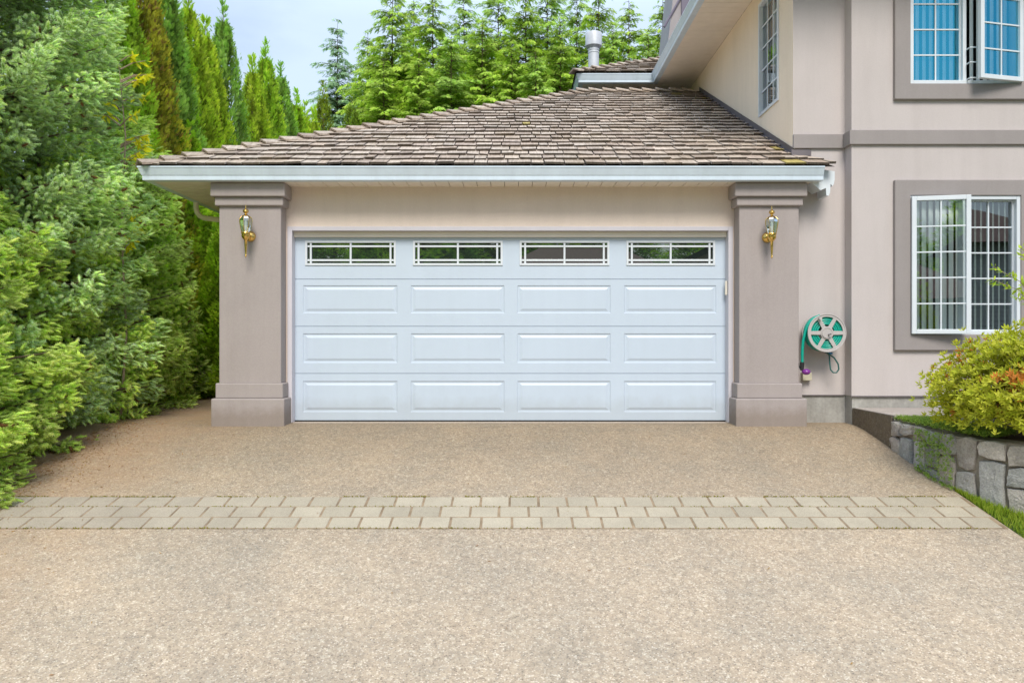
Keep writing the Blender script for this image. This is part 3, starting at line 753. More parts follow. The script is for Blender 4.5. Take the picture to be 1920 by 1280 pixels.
# ------------------------------------------------------------------ wall lanterns
def lantern(loc):
    root = thing('wall_lantern', 'brass coach lantern on the left garage pillar', 'wall lamp', loc, 'brass coach lanterns beside the garage door')
    X, Y, Z = loc    # at the wall plate; the lantern body hangs 0.15 m out
    yb = Y - .15; k = 8.25/F
    def z(py): return Z + (440-py)*k
    def b(name, g, mat, parent=root, **kw): return build(name, g, mat, parent, **kw)
    g = Geo(); g.lathe([(.001, z(384)), (.005, z(387)), (.006, z(391)), (.014, z(392)), (.028, z(394)), (.031, z(397)), (.022, z(399)), (.012, z(400.5)), (.012, z(402)), (.030, z(404)), (.047, z(406))], X, yb, 24)
    b('finial_cap', g, M['brass'], smooth=True)
    g = Geo(); g.lathe([(.045, z(406)), (.066, z(410)), (.069, z(415)), (.060, z(424)), (.046, z(436))], X, yb, 8, cap=False)
    b('glass_shade', g, M['glass_lamp'], fixn=False)
    g = Geo()
    for i in range(8):
        a = 2*math.pi*i/8
        g.tube([(X+r_*math.cos(a), yb+r_*math.sin(a), z(p_)) for r_, p_ in ((.046, 406), (.067, 410), (.070, 415), (.061, 424), (.047, 436))], .0028, 5)
    b('cage_rib', g, M['brass'])
    g = Geo(); g.lathe([(.006, z(436)), (.012, z(434)), (.014, z(424)), (.012, z(416)), (.003, z(413))], X, yb, 12); b('bulb', g, surf('frosted_bulb', (.8, .8, .75), .3), smooth=True)
    g = Geo(); g.lathe([(.046, z(435.5)), (.050, z(437)), (.044, z(440)), (.046, z(442)), (.040, z(446)), (.022, z(449.5)), (.015, z(451)), (.014, z(462)), (.010, z(474)), (.009, z(478)), (.011, z(479)), (.006, z(481)), (.001, z(484))], X, yb, 20)
    b('stem', g, M['brass'], smooth=True)
    g = Geo(); g.tube([(X, yb, z(443)), (X, yb+.05, z(444)), (X, Y-.03, z(441))], .013, 10)
    b('bracket_arm', g, M['brass'], smooth=True)
    g = Geo(); n_ = 20; prof = [(.058, 0), (.056, -.010), (.046, -.024), (.03, -.034), (.002, -.038)]
    vs = []; fs = []
    for r_, dy in prof:
        for q in range(n_): vs.append((X + r_*math.cos(2*math.pi*q/n_), Y+dy, z(440) + r_*math.sin(2*math.pi*q/n_)))
    for i in range(len(prof)-1):
        for q in range(n_): fs.append((i*n_+q, i*n_+(q+1) % n_, (i+1)*n_+(q+1) % n_, (i+1)*n_+q))
    g.add(vs, fs); b('wall_plate', g, M['brass'], smooth=True)
    return root
l1 = lantern((PX(461, 8.25), 8.398, PZ(440, 8.25)))
l2 = copy_thing(l1, (PX(1447, 8.25), 8.398, PZ(442, 8.25)), 'brass coach lantern on the right garage pillar, near the house wall')

# ------------------------------------------------------------------ hose reel
HX_, HZ_ = PX(1549, 8.36), PZ(624, 8.36)
reel = thing('hose_reel', 'grey plastic hose reel with green hose mounted on the stucco wall', 'hose reel', (HX_, YW, HZ_))
def disc_ring(g, r0, r1, y0, y1, n=40):
    vs = []
    for rr, yy in ((r0, y0), (r1, y0), (r1, y1), (r0, y1)):
        for k in range(n): vs.append((HX_ + rr*math.cos(2*math.pi*k/n), yy, HZ_ + rr*math.sin(2*math.pi*k/n)))
    fs = []
    for q in range(4):
        for k in range(n): fs.append((q*n+k, q*n+(k+1) % n, ((q+1) % 4)*n+(k+1) % n, ((q+1) % 4)*n+k))
    g.add(vs, fs)
def flange(y0, y1):
    g = Geo(); disc_ring(g, .175, .205, y0, y1); disc_ring(g, .199, .209, y0-.006, y1)
    disc_ring(g, .001, .070, y0-.004, y1)
    for k in range(6):
        a = math.pi/2*0 + k*math.pi/3; ca, sa = math.cos(a), math.sin(a)
        pts = []
        for (r_, h_) in ((.066, .022), (.178, .019)):
            pts += [(r_, h_), (r_, -h_)]
        P_ = [(HX_ + r_*ca - h_*sa, HZ_ + r_*sa + h_*ca) for r_, h_ in pts]
        vs = [(x, y0+.001, z) for x, z in P_] + [(x, y1-.001, z) for x, z in P_]
        g.add(vs, [(0,1,3,2), (4,6,7,5), (0,4,5,1), (2,3,7,6), (0,2,6,4), (1,5,7,3)])
    return g
build('reel_flange', flange(8.335, 8.347), M['reel'], reel, bevel=.002)
build('reel_flange', flange(8.505, 8.517), M['reel'], reel, bevel=.002)
g = Geo(); disc_ring(g, .001, .060, 8.326, 8.331); disc_ring(g, .052, .058, 8.322, 8.331)
build('hub_cap', g, M['reel'], reel)
g = Geo(); g.tube([(HX_+.012, 8.33, HZ_-.018), (HX_+.012, 8.30, HZ_-.018), (HX_+.03, 8.295, HZ_-.01)], .007, 8); build('axle_handle', g, M['flash'], reel)
g = Geo(); g.tube([(HX_-.085, 8.334, HZ_+.155), (HX_-.085, 8.29, HZ_+.155)], .016, 12); build('crank_knob', g, M['reel'], reel)
g = Geo(); g.box(HX_-.05, HX_+.05, 8.517, YW-.001, HZ_-.18, HZ_+.12); build('wall_bracket', g, M['reel'], reel, bevel=.006)
g = Geo()
nturn = 6
for layer, rr in enumerate((.10, .122, .144, .166, .186)):
    for c_ in range(nturn):
        yy = 8.362 + c_*.0262 + (.004 if layer % 2 else 0)
        g.tube([(HX_ + rr*math.cos(2*math.pi*k/36), yy, HZ_ + rr*math.sin(2*math.pi*k/36)) for k in range(37)], .0115, 8)
xa_ = PX(1508, 8.42)
path = [(HX_-.05, 8.40, HZ_+.19), (HX_-.12, 8.40, HZ_+.16), (HX_-.175, 8.40, HZ_+.10), (HX_-.21, 8.40, HZ_+.02), (HX_-.232, 8.405, HZ_-.08), (HX_-.240, 8.41, HZ_-.18), (HX_-.238, 8.42, HZ_-.28), (HX_-.236, 8.425, HZ_-.325)]
g.tube(path, .0155, 10)
hose = build('hose', g, M['hose'], reel, smooth=True)
g = Geo(); bx_ = HX_-.236; g.lathe([(.019, HZ_-.41), (.022, HZ_-.36), (.024, HZ_-.32), (.018, HZ_-.318)], bx_, 8.43, 12)
g.tube([(bx_-.045, 8.42, HZ_-.325), (bx_-.035, 8.42, HZ_-.37), (bx_-.012, 8.425, HZ_-.405)], .007, 6); build('nozzle_grip', g, M['black'], hose)
g = Geo(); cx_, cz_ = bx_+.035, HZ_-.425
vs = []; n_ = 14
for i in range(9):
    a = math.pi*i/8; rr = .038*math.sin(a); yy = 8.40 - .042*math.cos(a)
    for k in range(n_): vs.append((cx_ + rr*1.2*math.cos(2*math.pi*k/n_), yy, cz_ + rr*.9*math.sin(2*math.pi*k/n_)))
g.add(vs, [(i*n_+k, i*n_+(k+1) % n_, (i+1)*n_+(k+1) % n_, (i+1)*n_+k) for i in range(8) for k in range(n_)])
g.tube([(bx_, 8.43, HZ_-.41), (cx_-.01, 8.41, cz_+.005)], .016, 10)
build('nozzle_head', g, M['purple'], hose, smooth=True)
# leader loop and tap
g = Geo(); lx, lz = HX_+.085, HZ_-.20
g.tube([(HX_+.0, 8.50, HZ_-.17), (HX_+.06, 8.46, HZ_-.225), (HX_+.12, 8.44, HZ_-.27), (HX_+.165, 8.44, HZ_-.34), (HX_+.172, 8.44, HZ_-.40), (HX_+.145, 8.44, HZ_-.435), (HX_+.11, 8.44, HZ_-.435), (HX_+.085, 8.45, HZ_-.40), (HX_+.08, 8.46, HZ_-.33), (HX_+.085, 8.48, HZ_-.26), (HX_+.09, 8.52, HZ_-.225)], .0085, 8)
build('leader_hose', g, M['hose_dark'], reel, smooth=True)
g = Geo(); g.tube([(HX_+.09, YW-.001, HZ_-.215), (HX_+.09, 8.50, HZ_-.215)], .014, 10); g.lathe([(.012, HZ_-.215), (.012, HZ_-.19), (.018, HZ_-.185), (.018, HZ_-.178)], HX_+.075, 8.50, 10); build('tap', g, M['flue'], reel)
g = Geo(); g.box(HX_+.085, HX_+.125, 8.485, 8.50, HZ_-.235, HZ_-.215); build('tap_lever', g, M['blue'], reel, bevel=.003)

# ------------------------------------------------------------------ walk slab, planter wall, soil
g = Geo(); zt = .18
SL = [(3.745, YB+.012), (3.76, 7.55), (4.6, 7.45), (8.5, 7.3), (8.5, YB+.012)]
n = len(SL)
g.add([(x, y, zt) for x, y in SL], [tuple(range(n))])
g.add([(x, y, zt) for x, y in SL] + [(x, y, -.4) for x, y in SL], [(i, n+i, n+(i+1) % n, (i+1) % n) for i in range(n)])
o = build('walkway', g, M['slab'], fixn=True); o['kind'] = 'structure'; o['label'] = 'raised concrete walkway along the house wall'
g = Geo(); g.box(3.735, 3.744, 7.56, YB+.0, -.35, zt-.004)
o = build('walkway_edge', g, M['agg_shaded']); o['kind'] = 'structure'; o['label'] = 'pebbled edge of the walkway, with shade in its colour'
# planter wall follows the drive, then bends to the right
path = [(3.86, 7.72), (3.765, 7.66), (3.755, 7.3), (3.75, 6.9), (3.765, 6.6), (3.83, 6.40), (4.02, 6.12), (4.32, 5.85), (4.75, 5.62), (5.4, 5.45), (6.5, 5.4)]
def resample(P, step):
    P = [Vector((*p, 0)) for p in P]; out = [P[0]]; acc = 0
    for a, b in zip(P, P[1:]):
        d = (b-a).length; k = 0
        m_ = max(1, int(d/.02))
        for q in range(1, m_+1):
            p = a.lerp(b, q/m_)
            if (p-out[-1]).length >= step: out.append(p)
    return out
PP = resample(path, .04)
for _ in range(3): PP = [PP[0]] + [(PP[i-1]+PP[i]*2+PP[i+1])/4 for i in range(1, len(PP)-1)] + [PP[-1]]
cum = [0]
for a, b in zip(PP, PP[1:]): cum.append(cum[-1] + (b-a).length)
def on_path(s):
    s = max(0, min(cum[-1]-1e-4, s)); i = max(0, min(len(PP)-2, int(np.searchsorted(cum, s)-1)))
    f = (s-cum[i])/(cum[i+1]-cum[i]); p = PP[i].lerp(PP[i+1], f); d = (PP[min(i+2, len(PP)-1)]-PP[max(i-1, 0)]).normalized()
    nrm = Vector((d.y, -d.x, 0))   # outward: to the drive
    return p, -nrm if nrm.x > .3 and nrm.y > 0 else nrm
def wtop(s): return .128 - .035*min(1, s/2.0) - .02*min(1, max(0, (s-2)/1.5))
sw = thing('stone_wall', 'low dry-looking granite planter wall with mortar joints beside the driveway', 'stone wall', (3.9, 6.4, G(6.4)))
g = Geo(); ns = 140
for i in range(ns+1):
    s = cum[-1]*i/ns; p, nr = on_path(s); zt_ = wtop(s) - .008; zb_ = G(p.y) - .12
    for q in ((p + nr*.0, zb_), (p + nr*.0, zt_), (p - nr*.20, zt_+.004), (p - nr*.20, zb_)): g.v.append((q[0].x, q[0].y, q[1])); g.c.append((1, 1, 1))
for i in range(ns):
    for k in range(3): g.f.append((i*4+k, (i+1)*4+k, (i+1)*4+k+1, i*4+k+1))
build('mortar_core', g, M['mortar'], sw)
g = Geo(); rnd = random.Random(12)
def stone(g, s0, s1, t0, t1, jit):
    # t: 0 bottom..1 top in metres from wall top downwards handled by caller
    cs = [(s0, t0), ((s0+s1)/2, t0), (s1, t0), (s1, (t0+t1)/2), (s1, t1), ((s0+s1)/2, t1), (s0, t1), (s0, (t0+t1)/2)]
    cs = [(a + rnd.uniform(-1, 1)*jit, b + rnd.uniform(-1, 1)*jit*.8) for a, b in cs]
    # cut corners
    for k in (0, 2, 4, 6):
        a, b = cs[k]; mx_, mz_ = (s0+s1)/2, (t0+t1)/2; f = rnd.uniform(.0, .14); cs[k] = (a + (mx_-a)*f, b + (mz_-b)*f)
    mx_, mz_ = sum(a for a, b in cs)/8, sum(b for a, b in cs)/8
    out_ = rnd.uniform(.022, .045); rings = []
    dens = []
    for k in range(8):
        a, b = cs[k]; c, d = cs[(k+1) % 8]
        dens += [(a, b), (a + (c-a)*.5 + rnd.uniform(-1, 1)*jit*.25, b + (d-b)*.5 + rnd.uniform(-1, 1)*jit*.25)]
    tiltx, tiltz = rnd.uniform(-.05, .05), rnd.uniform(-.05, .05)
    vs = []; n = 16
    for sc, dep in ((1.0, -.02), (.985, out_*.55), (.93, out_), (.55, out_*1.12), (.25, out_*1.15)):
        for a, b in dens:
            aa, bb = mx_ + (a-mx_)*sc, mz_ + (b-mz_)*sc
            p, nr = on_path(aa); dd = dep + ((aa-mx_)*tiltx + (bb-mz_)*tiltz + rnd.uniform(-.003, .003) if dep > 0 else 0)
            q = p + nr*dd; vs.append((q.x, q.y, wtop(aa) - bb))
    fs = [(i*n+k, i*n+(k+1) % n, (i+1)*n+(k+1) % n, (i+1)*n+k) for i in range(4) for k in range(n)] + [tuple(4*n+k for k in range(n))]
    tone = rnd.uniform(.75, 1.2); wm = rnd.uniform(-.02, .03)
    g.col = (.43*tone+wm, .41*tone, .385*tone-wm*.6)
    g.add(vs, fs)
s = .0
while s < cum[-1]-.1:
    w_ = rnd.uniform(.15, .24); p, _ = on_path(s + w_/2); H_ = wtop(s + w_/2) - G(p.y) + .04
    s1 = s + w_
    if H_ < .28: rows = [(0, H_)]
    elif rnd.random() < .35: rows = [(0, H_*.28), (H_*.28, H_)]
    elif H_ > .40 and rnd.random() < .5:
        q = rnd.uniform(.24, .38); q2 = rnd.uniform(.60, .74); rows = [(0, H_*q), (H_*q, H_*q2), (H_*q2, H_)]
    else:
        q = rnd.uniform(.35, .62); rows = [(0, H_*q), (H_*q, H_)]
    for (a, b) in rows:
        if (b-a) < .16 and w_ > .24 and rnd.random() < .7:
            m_ = s + w_*rnd.uniform(.4, .6)
            stone(g, s+.010, m_-.010, a+.010, b-.010, .012); stone(g, m_+.010, s1-.010, a+.010, b-.010, .012)
        else: stone(g, s+.006, s1-.006, a+.006, b-.006, .020)
    s = s1
g.col = (1, 1, 1)
build('facing_stones', g, M['stone'], sw, fixn=False)
# planting bed
g = Geo(); pts = []
for i in range(0, 41): p, nr = on_path(cum[-1]*i/40); pts.append((p - nr*.15, wtop(cum[-1]*i/40)))
vs = [(p.x, p.y, z-.02) for p, z in pts] + [(8.5, 5.5, .05), (8.5, 7.29, .16), (4.6, 7.44, .15), (3.9, 7.52, .12)]
cx_, cy_ = 4.8, 6.7
g.add(vs + [(cx_, cy_, .12)], [(i, (i+1) % len(vs), len(vs)) for i in range(len(vs))])
o = build('planting_bed', g, M['soil']); o['kind'] = 'structure'; o['label'] = 'raised soil bed behind the stone wall'

# ------------------------------------------------------------------ vegetation (numpy)
def unit(a): return a/np.maximum(np.linalg.norm(a, axis=-1, keepdims=True), 1e-9)
def instance(T, shade, pos, dirv, side, scale, col):
    """T (k,m,3) faces of m verts in local coords (z = along dir, x = side); returns V (n*k*m,3), C"""
    d = unit(dirv); x = unit(side - d*np.sum(side*d, 1, keepdims=True)); y = np.cross(d, x)
    k, m, _ = T.shape
    P = (T[None, ..., 0, None]*x[:, None, None, :] + T[None, ..., 1, None]*y[:, None, None, :] + T[None, ..., 2, None]*d[:, None, None, :])
    P = P*scale[:, None, None, None] + pos[:, None, None, :]
    C = col[:, None, None, :]*shade[None, :, :, None]
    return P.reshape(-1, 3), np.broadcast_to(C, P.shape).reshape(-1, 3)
def bigmesh(name, parts, mat, parent=None, m=3, origin=(0, 0, 0)):
    V = np.concatenate([p[0] for p in parts]).astype(np.float32); C = np.concatenate([p[1] for p in parts]).astype(np.float32)
    me = bpy.data.meshes.new(name); n = len(V); nf = n//m
    me.vertices.add(n); me.vertices.foreach_set('co', (V - np.array(origin, dtype=np.float32)).ravel())
    me.loops.add(n); me.loops.foreach_set('vertex_index', np.arange(n, dtype=np.int32))
    me.polygons.add(nf); me.polygons.foreach_set('loop_start', np.arange(0, n, m, dtype=np.int32)); me.polygons.foreach_set('loop_total', np.full(nf, m, dtype=np.int32))
    me.update(calc_edges=True); me.validate()
    ca = me.color_attributes.new('Col', 'FLOAT_COLOR', 'POINT'); cc = np.ones((n, 4), dtype=np.float32); cc[:, :3] = np.clip(C, 0, 1); ca.data.foreach_set('color', cc.ravel())
    me.materials.append(mat)
    o = bpy.data.objects.new(name, me); COL.objects.link(o)
    o.location = origin
    if parent is not None: o.parent = parent; o.location = Vector(origin) - world_loc(parent) if False else Vector((0, 0, 0))
    return o

# templates ---------------------------------------------------------
def needle_template(n=34, seed=1):
    r = np.random.default_rng(seed); T = []; Sh = []
    for k in range(5):
        a0, a1 = 2*math.pi*k/5, 2*math.pi*(k+1)/5; q = .13
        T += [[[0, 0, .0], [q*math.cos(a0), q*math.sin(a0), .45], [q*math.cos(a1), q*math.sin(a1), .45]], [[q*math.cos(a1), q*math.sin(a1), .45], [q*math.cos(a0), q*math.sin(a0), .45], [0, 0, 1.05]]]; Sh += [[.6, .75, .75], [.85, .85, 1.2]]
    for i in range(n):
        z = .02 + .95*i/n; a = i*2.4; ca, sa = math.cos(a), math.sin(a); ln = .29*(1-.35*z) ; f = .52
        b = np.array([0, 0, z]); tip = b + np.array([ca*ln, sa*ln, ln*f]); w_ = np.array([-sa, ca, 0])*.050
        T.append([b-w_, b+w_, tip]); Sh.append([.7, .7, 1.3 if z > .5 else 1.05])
    return np.array(T), np.array(Sh)
NT, NS = needle_template()
def fan_template(n=9, seed=2, droop=.0):
    r = np.random.default_rng(seed); T = []; Sh = []
    for i in range(n):
        f = i/(n-1); side = 1 if i % 2 else -1
        z0 = .05 + .72*f; ln = .50*(1-.55*f); an = R(38)
        b = np.array([0, 0, z0]); tip = b + np.array([side*math.sin(an)*ln, r.uniform(-.08, .08), math.cos(an)*ln - droop*ln])
        w_ = np.array([math.cos(an)*.07, 0, -math.sin(an)*.07*side])
        T.append([b-w_, b+w_, tip]); Sh.append([.7, .7, 1.15])
    T.append([[-.05, 0, 0], [.05, 0, 0], [0, 0, 1.05]]); Sh.append([.6, .6, 1.1])
    return np.array(T), np.array(Sh)
FT_, FS_ = fan_template()
HT, HS = fan_template(8, 5, .35)

def limbs_geo(trunk, branches, r0):
    g = Geo(); g.tube(trunk, [r0*(1-.93*i/(len(trunk)-1)) for i in range(len(trunk))], 8)
    for P_, r_ in branches: g.tube(P_, [r_*(1-.8*i/(len(P_)-1)) for i in range(len(P_))], 4)
    return g

def spruce(name, label, loc, H, Rb, cold, cl, seed, zdense=99, shoots=52, group=None, pw=.6):
    r = np.random.default_rng(seed); root = thing(name, label, 'tree', loc, group)
    pos = []; dr = []; sd_ = []; sc = []; cc = []; br = []
    z = .12; wi = 0
    while z < H*.985:
        fr_ = z/H; Lz = Rb*(1-fr_)**pw + .08
        nb = 11 if fr_ < .8 else 6
        dens = shoots if z < zdense else shoots*.35
        for b_ in range(nb):
            a = 2*math.pi*(b_ + r.uniform(-.4, .4))/nb + wi*1.1; o_ = np.array([math.cos(a), math.sin(a), 0]); s_ = np.array([-math.sin(a), math.cos(a), 0])
            Lb = Lz*r.uniform(.84, 1.06); e0 = -.22 + .55*fr_ + r.uniform(-.10, .12); up = .22
            zb = z + r.uniform(-.22, .22)
            n = max(8, int(dens*Lb/.70))
            t = r.uniform(.18, 1, n)**.62
            lat = r.uniform(-1, 1, n)*(.30*Lb*(1.08-t) + .03)
            p = o_[None]*(Lb*t - np.abs(lat)*.25)[:, None] + s_[None]*lat[:, None]
            p[:, 2] += zb + Lb*(e0*t + up*t*t) + r.uniform(-.20, .05, n)*np.minimum(1, t*1.5)
            p[:, 2] = np.maximum(p[:, 2], .03)
            sg = np.sign(lat)*np.minimum(1, np.abs(lat)/.10)
            d = o_[None]*r.uniform(.6, 1.0, n)[:, None] + s_[None]*(sg*r.uniform(.3, .9, n))[:, None]; d[:, 2] += e0*.6 + .25*t + r.uniform(-.55, .25, n); d += r.normal(0, .24, (n, 3))
            if z < .9: p[:, :2] *= .86 + .14*z/.9
            pos.append(p); dr.append(d); sd_.append(np.tile(s_, (n, 1)) + r.normal(0, .4, (n, 3))); sc.append(r.uniform(.070, .115, n))
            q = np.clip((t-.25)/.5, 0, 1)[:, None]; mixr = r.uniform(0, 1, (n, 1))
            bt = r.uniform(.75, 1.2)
            c = (np.array(cold)*(1-q) + (np.array(cl[0])*(1-mixr) + np.array(cl[1])*mixr)*q)*bt*r.uniform(.8, 1.2, (n, 1))  # inner shoots take a darker colour that paints shade inside the crown
            old = r.uniform(0, 1, n) < .012; c[old] = np.array([.24, .13, .06])
            cc.append(c)
            if b_ % 2 == 0: br.append(([tuple(o_*Lb*q_ + np.array([0, 0, max(.05, zb + Lb*(e0*q_ + up*q_*q_))])) for q_ in (0, .3, .6, .92)], .018 + .012*(1-fr_)))
        z += .21 + .10*fr_; wi += 1
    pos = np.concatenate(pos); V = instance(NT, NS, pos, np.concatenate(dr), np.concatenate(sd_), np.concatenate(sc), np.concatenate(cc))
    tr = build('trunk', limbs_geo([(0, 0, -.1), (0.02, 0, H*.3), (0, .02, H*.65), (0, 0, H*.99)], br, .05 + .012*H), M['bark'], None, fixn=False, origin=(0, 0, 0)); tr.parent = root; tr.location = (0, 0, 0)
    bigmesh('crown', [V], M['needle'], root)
    return root

def arborvitae(name, label, loc, H, Rb, cl, seed, n=26000, brown=0.0, group=None):
    r = np.random.default_rng(seed); root = thing(name, label, 'tree', loc, group)
    u = r.uniform(0, 1, n)
    z = (1-(1-u)**.85)*H
    th = r.uniform(0, 2*math.pi, n); f = z/H
    prof = Rb*np.minimum(1.0, (1.02-f)**.62*1.12)*np.minimum(1, .86 + f*1.2)
    ph = r.uniform(0, 6, 6)
    lraw = np.sin(th*4 + ph[0] + z*1.3)*np.sin(z*4.1 + ph[4]) + .8*np.sin(th*7 - z*3.6 + ph[1]) + .7*np.sin(z*8.2 + th*3 + ph[2])*np.sin(th*5 + ph[5])
    lump = 1 + .12*lraw
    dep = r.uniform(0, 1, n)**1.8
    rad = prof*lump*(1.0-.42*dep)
    rad = rad + (r.uniform(0, 1, n) < .05)*r.uniform(.02, .12, n)
    pos = np.stack([rad*np.cos(th), rad*np.sin(th), z], 1)
    o_ = np.stack([np.cos(th), np.sin(th), np.zeros(n)], 1); s_ = np.stack([-np.sin(th), np.cos(th), np.zeros(n)], 1)
    d = o_*r.uniform(.25, .8, n)[:, None] + s_*r.normal(0, .35, n)[:, None]; d[:, 2] += r.uniform(.55, 1.1, n)
    side = s_ + o_*r.normal(0, .6, n)[:, None]
    sc = r.uniform(.075, .13, n)*(1-.2*f)
    mixr = r.uniform(0, 1, (n, 1)); clump = (np.sin(th*5 + z*3.1 + ph[3])*.5 + .5)[:, None]*.5 + mixr*.5
    c = np.array(cl[0])*(1-clump) + np.array(cl[1])*clump
    c = c*(1-.55*dep[:, None])*np.clip(.86 + .30*lraw, .35, 1.25)[:, None]*r.uniform(.75, 1.25, (n, 1))  # deep sprays and hollows darkened in colour to paint the shade between lumps
    if brown:
        bn = (r.uniform(0, 1, n) < brown*np.clip(.35 + f, 0, 1)); c[bn] = np.array([.50, .32, .12])*r.uniform(.7, 1.2, (bn.sum(), 1))
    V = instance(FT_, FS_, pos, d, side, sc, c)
    g = limbs_geo([(0, 0, -.1), (.02, 0, H*.4), (0, .02, H*.75), (0, 0, H*1.04)], [], .09)
    tr = build('trunk', g, M['bark'], None, fixn=False, origin=(0, 0, 0)); tr.parent = root; tr.location = (0, 0, 0)
    # thin leader tufts at the tip
    m_ = 90; zz = H*(.93 + .13*r.uniform(0, 1, m_)); aa = r.uniform(0, 6.3, m_); rr = np.clip((H*1.07-zz), .0, 1)*.22*r.uniform(.2, 1, m_)
    p2 = np.stack([rr*np.cos(aa), rr*np.sin(aa), zz], 1); d2 = np.stack([np.cos(aa)*.6, np.sin(aa)*.6, np.full(m_, .9)], 1)
    V2 = instance(FT_, FS_, p2, d2, r.normal(0, 1, (m_, 3)), r.uniform(.10, .17, m_), np.tile(np.array(cl[0])*.9, (m_, 1)))
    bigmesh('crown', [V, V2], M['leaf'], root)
    return root

def hemlock(name, label, loc, H, Rb, cl, seed, zmin=4.5, group=None, dens=1.0):
    r = np.random.default_rng(seed); root = thing(name, label, 'tree', loc, group)
    pos = []; dr = []; sd_ = []; sc = []; cc = []; br = []
    z = zmin; wi = 0
    while z < H*.985:
        fr_ = z/H; Lz = Rb*min(1, ((1-fr_)*1.45)**.9) + .16
        nb = 9 if fr_ < .8 else 6
        for b_ in range(nb):
            a = 2*math.pi*(b_ + r.uniform(-.4, .4))/nb + wi*1.7; o_ = np.array([math.cos(a), math.sin(a), 0]); s_ = np.array([-math.sin(a), math.cos(a), 0])
            Lb = Lz*r.uniform(.40, 1.28); e0 = .32 + .25*fr_ + r.uniform(-.15, .15); dp = -.55
            n = max(12, int(dens*74*Lb/1.2)); zb = z + r.uniform(-.34, .34)
            t = r.uniform(.10, 1, n)**.8; lat = r.uniform(-1, 1, n)*(.24*Lb*(1.05-t) + .03)
            p = o_[None]*(Lb*t)[:, None] + s_[None]*lat[:, None]; p[:, 2] += zb + Lb*(e0*t + dp*t*t) - np.abs(lat)*.5 + r.uniform(-.06, .03, n)
            d = o_[None]*r.uniform(.4, .9, n)[:, None] + s_[None]*(np.sign(lat)*r.uniform(.1, .8, n))[:, None]; d[:, 2] += -.15 - .5*t + r.uniform(-.35, .3, n)
            side = s_[None] + r.normal(0, .35, (n, 3))
            pos.append(p); dr.append(d); sd_.append(side); sc.append(r.uniform(.15, .30, n)*(1-.45*fr_**3))
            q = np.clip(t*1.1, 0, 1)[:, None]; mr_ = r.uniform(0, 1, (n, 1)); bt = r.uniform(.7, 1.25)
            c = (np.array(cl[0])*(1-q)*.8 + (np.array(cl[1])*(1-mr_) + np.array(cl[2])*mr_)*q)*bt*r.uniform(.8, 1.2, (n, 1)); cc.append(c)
            br.append(([tuple(o_*Lb*q_ + np.array([0, 0, zb + Lb*(e0*q_ + dp*q_*q_)])) for q_ in (0, .3, .6, .95)], .012 + .02*(1-fr_)))
        z += .27 - .03*fr_; wi += 1
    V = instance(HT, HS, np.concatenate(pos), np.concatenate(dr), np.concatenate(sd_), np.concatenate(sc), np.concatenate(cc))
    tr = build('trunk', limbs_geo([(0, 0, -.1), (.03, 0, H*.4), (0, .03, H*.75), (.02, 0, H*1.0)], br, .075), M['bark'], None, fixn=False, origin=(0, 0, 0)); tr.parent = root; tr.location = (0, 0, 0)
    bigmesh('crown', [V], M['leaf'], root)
    return root

# spruces on the left
BL = [(.68, .86, .60), (.70, .88, .38)]; GR = [(.68, .90, .22), (.86, .97, .38)]
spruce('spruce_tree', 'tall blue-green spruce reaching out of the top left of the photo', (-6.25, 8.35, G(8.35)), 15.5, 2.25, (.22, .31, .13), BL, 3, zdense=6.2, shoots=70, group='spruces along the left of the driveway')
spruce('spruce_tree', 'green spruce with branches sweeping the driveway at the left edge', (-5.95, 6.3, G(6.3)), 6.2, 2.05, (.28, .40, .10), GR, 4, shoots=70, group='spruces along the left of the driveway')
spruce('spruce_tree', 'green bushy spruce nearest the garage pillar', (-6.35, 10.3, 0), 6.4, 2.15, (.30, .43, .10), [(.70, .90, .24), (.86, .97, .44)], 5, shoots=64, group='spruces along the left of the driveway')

spruce('spruce_tree', 'low green spruce boughs filling between the two larger spruces', (-5.40, 7.5, G(7.5)), 2.6, 1.35, (.28, .40, .10), GR, 6, shoots=74, group='spruces along the left of the driveway')
copy_thing(bpy.data.objects['spruce_tree.003'], (-5.15, 6.15, G(6.15)), 'lowest spruce boughs touching the paver band at the left edge', (.9, .9, .85), 2.2)
copy_thing(bpy.data.objects['spruce_tree.003'], (-5.55, 9.0, 0), 'low spruce boughs halfway along the hedge edge', (1.0, 1.0, 1.35), 4.0)
copy_thing(bpy.data.objects['spruce_tree.003'], (-5.85, 11.3, 0), 'low spruce boughs closing the gap behind the left pillar', (1.05, 1.05, 1.5), 1.0)
# arborvitae row running back beside the garage
AG = [(.48, .82, .06), (.74, .95, .13)]
row = [(215, -60), (262, -70), (305, -40), (331, 54), (353, 25), (391, 76), (425, 47), (474, 141), (499, 116), (529, 151), (554, 201), (576, 222), (592, 232)]
desc = ['first in the row, beside the spruce', 'browning and tallest looking in the row', 'third in the row, its tip out of frame', 'short one between two taller tips', 'with thin spiky tip, fifth in the row', 'sixth in the row, left of the tall grey-green spire',
        'tall grey-green spire standing clear of its neighbours', 'shorter one right of the tall spire', 'twin-tipped one about two thirds along the row', 'narrow spire third from the far end', 'small spire near the far end of the row', 'second smallest, at the far end of the row', 'farthest and smallest above the roof edge']
protoA = []
kinds = [dict(cl=AG), dict(cl=[(.66, .66, .07), (.84, .78, .13)], brown=.13), dict(cl=[(.36, .66, .11), (.56, .80, .22)]), dict(cl=[(.56, .82, .06), (.82, .95, .13)])]
pick = [0, 1, 2, 0, 3, 3, 2, 3, 0, 2, 0, 3, 3]
first = {}
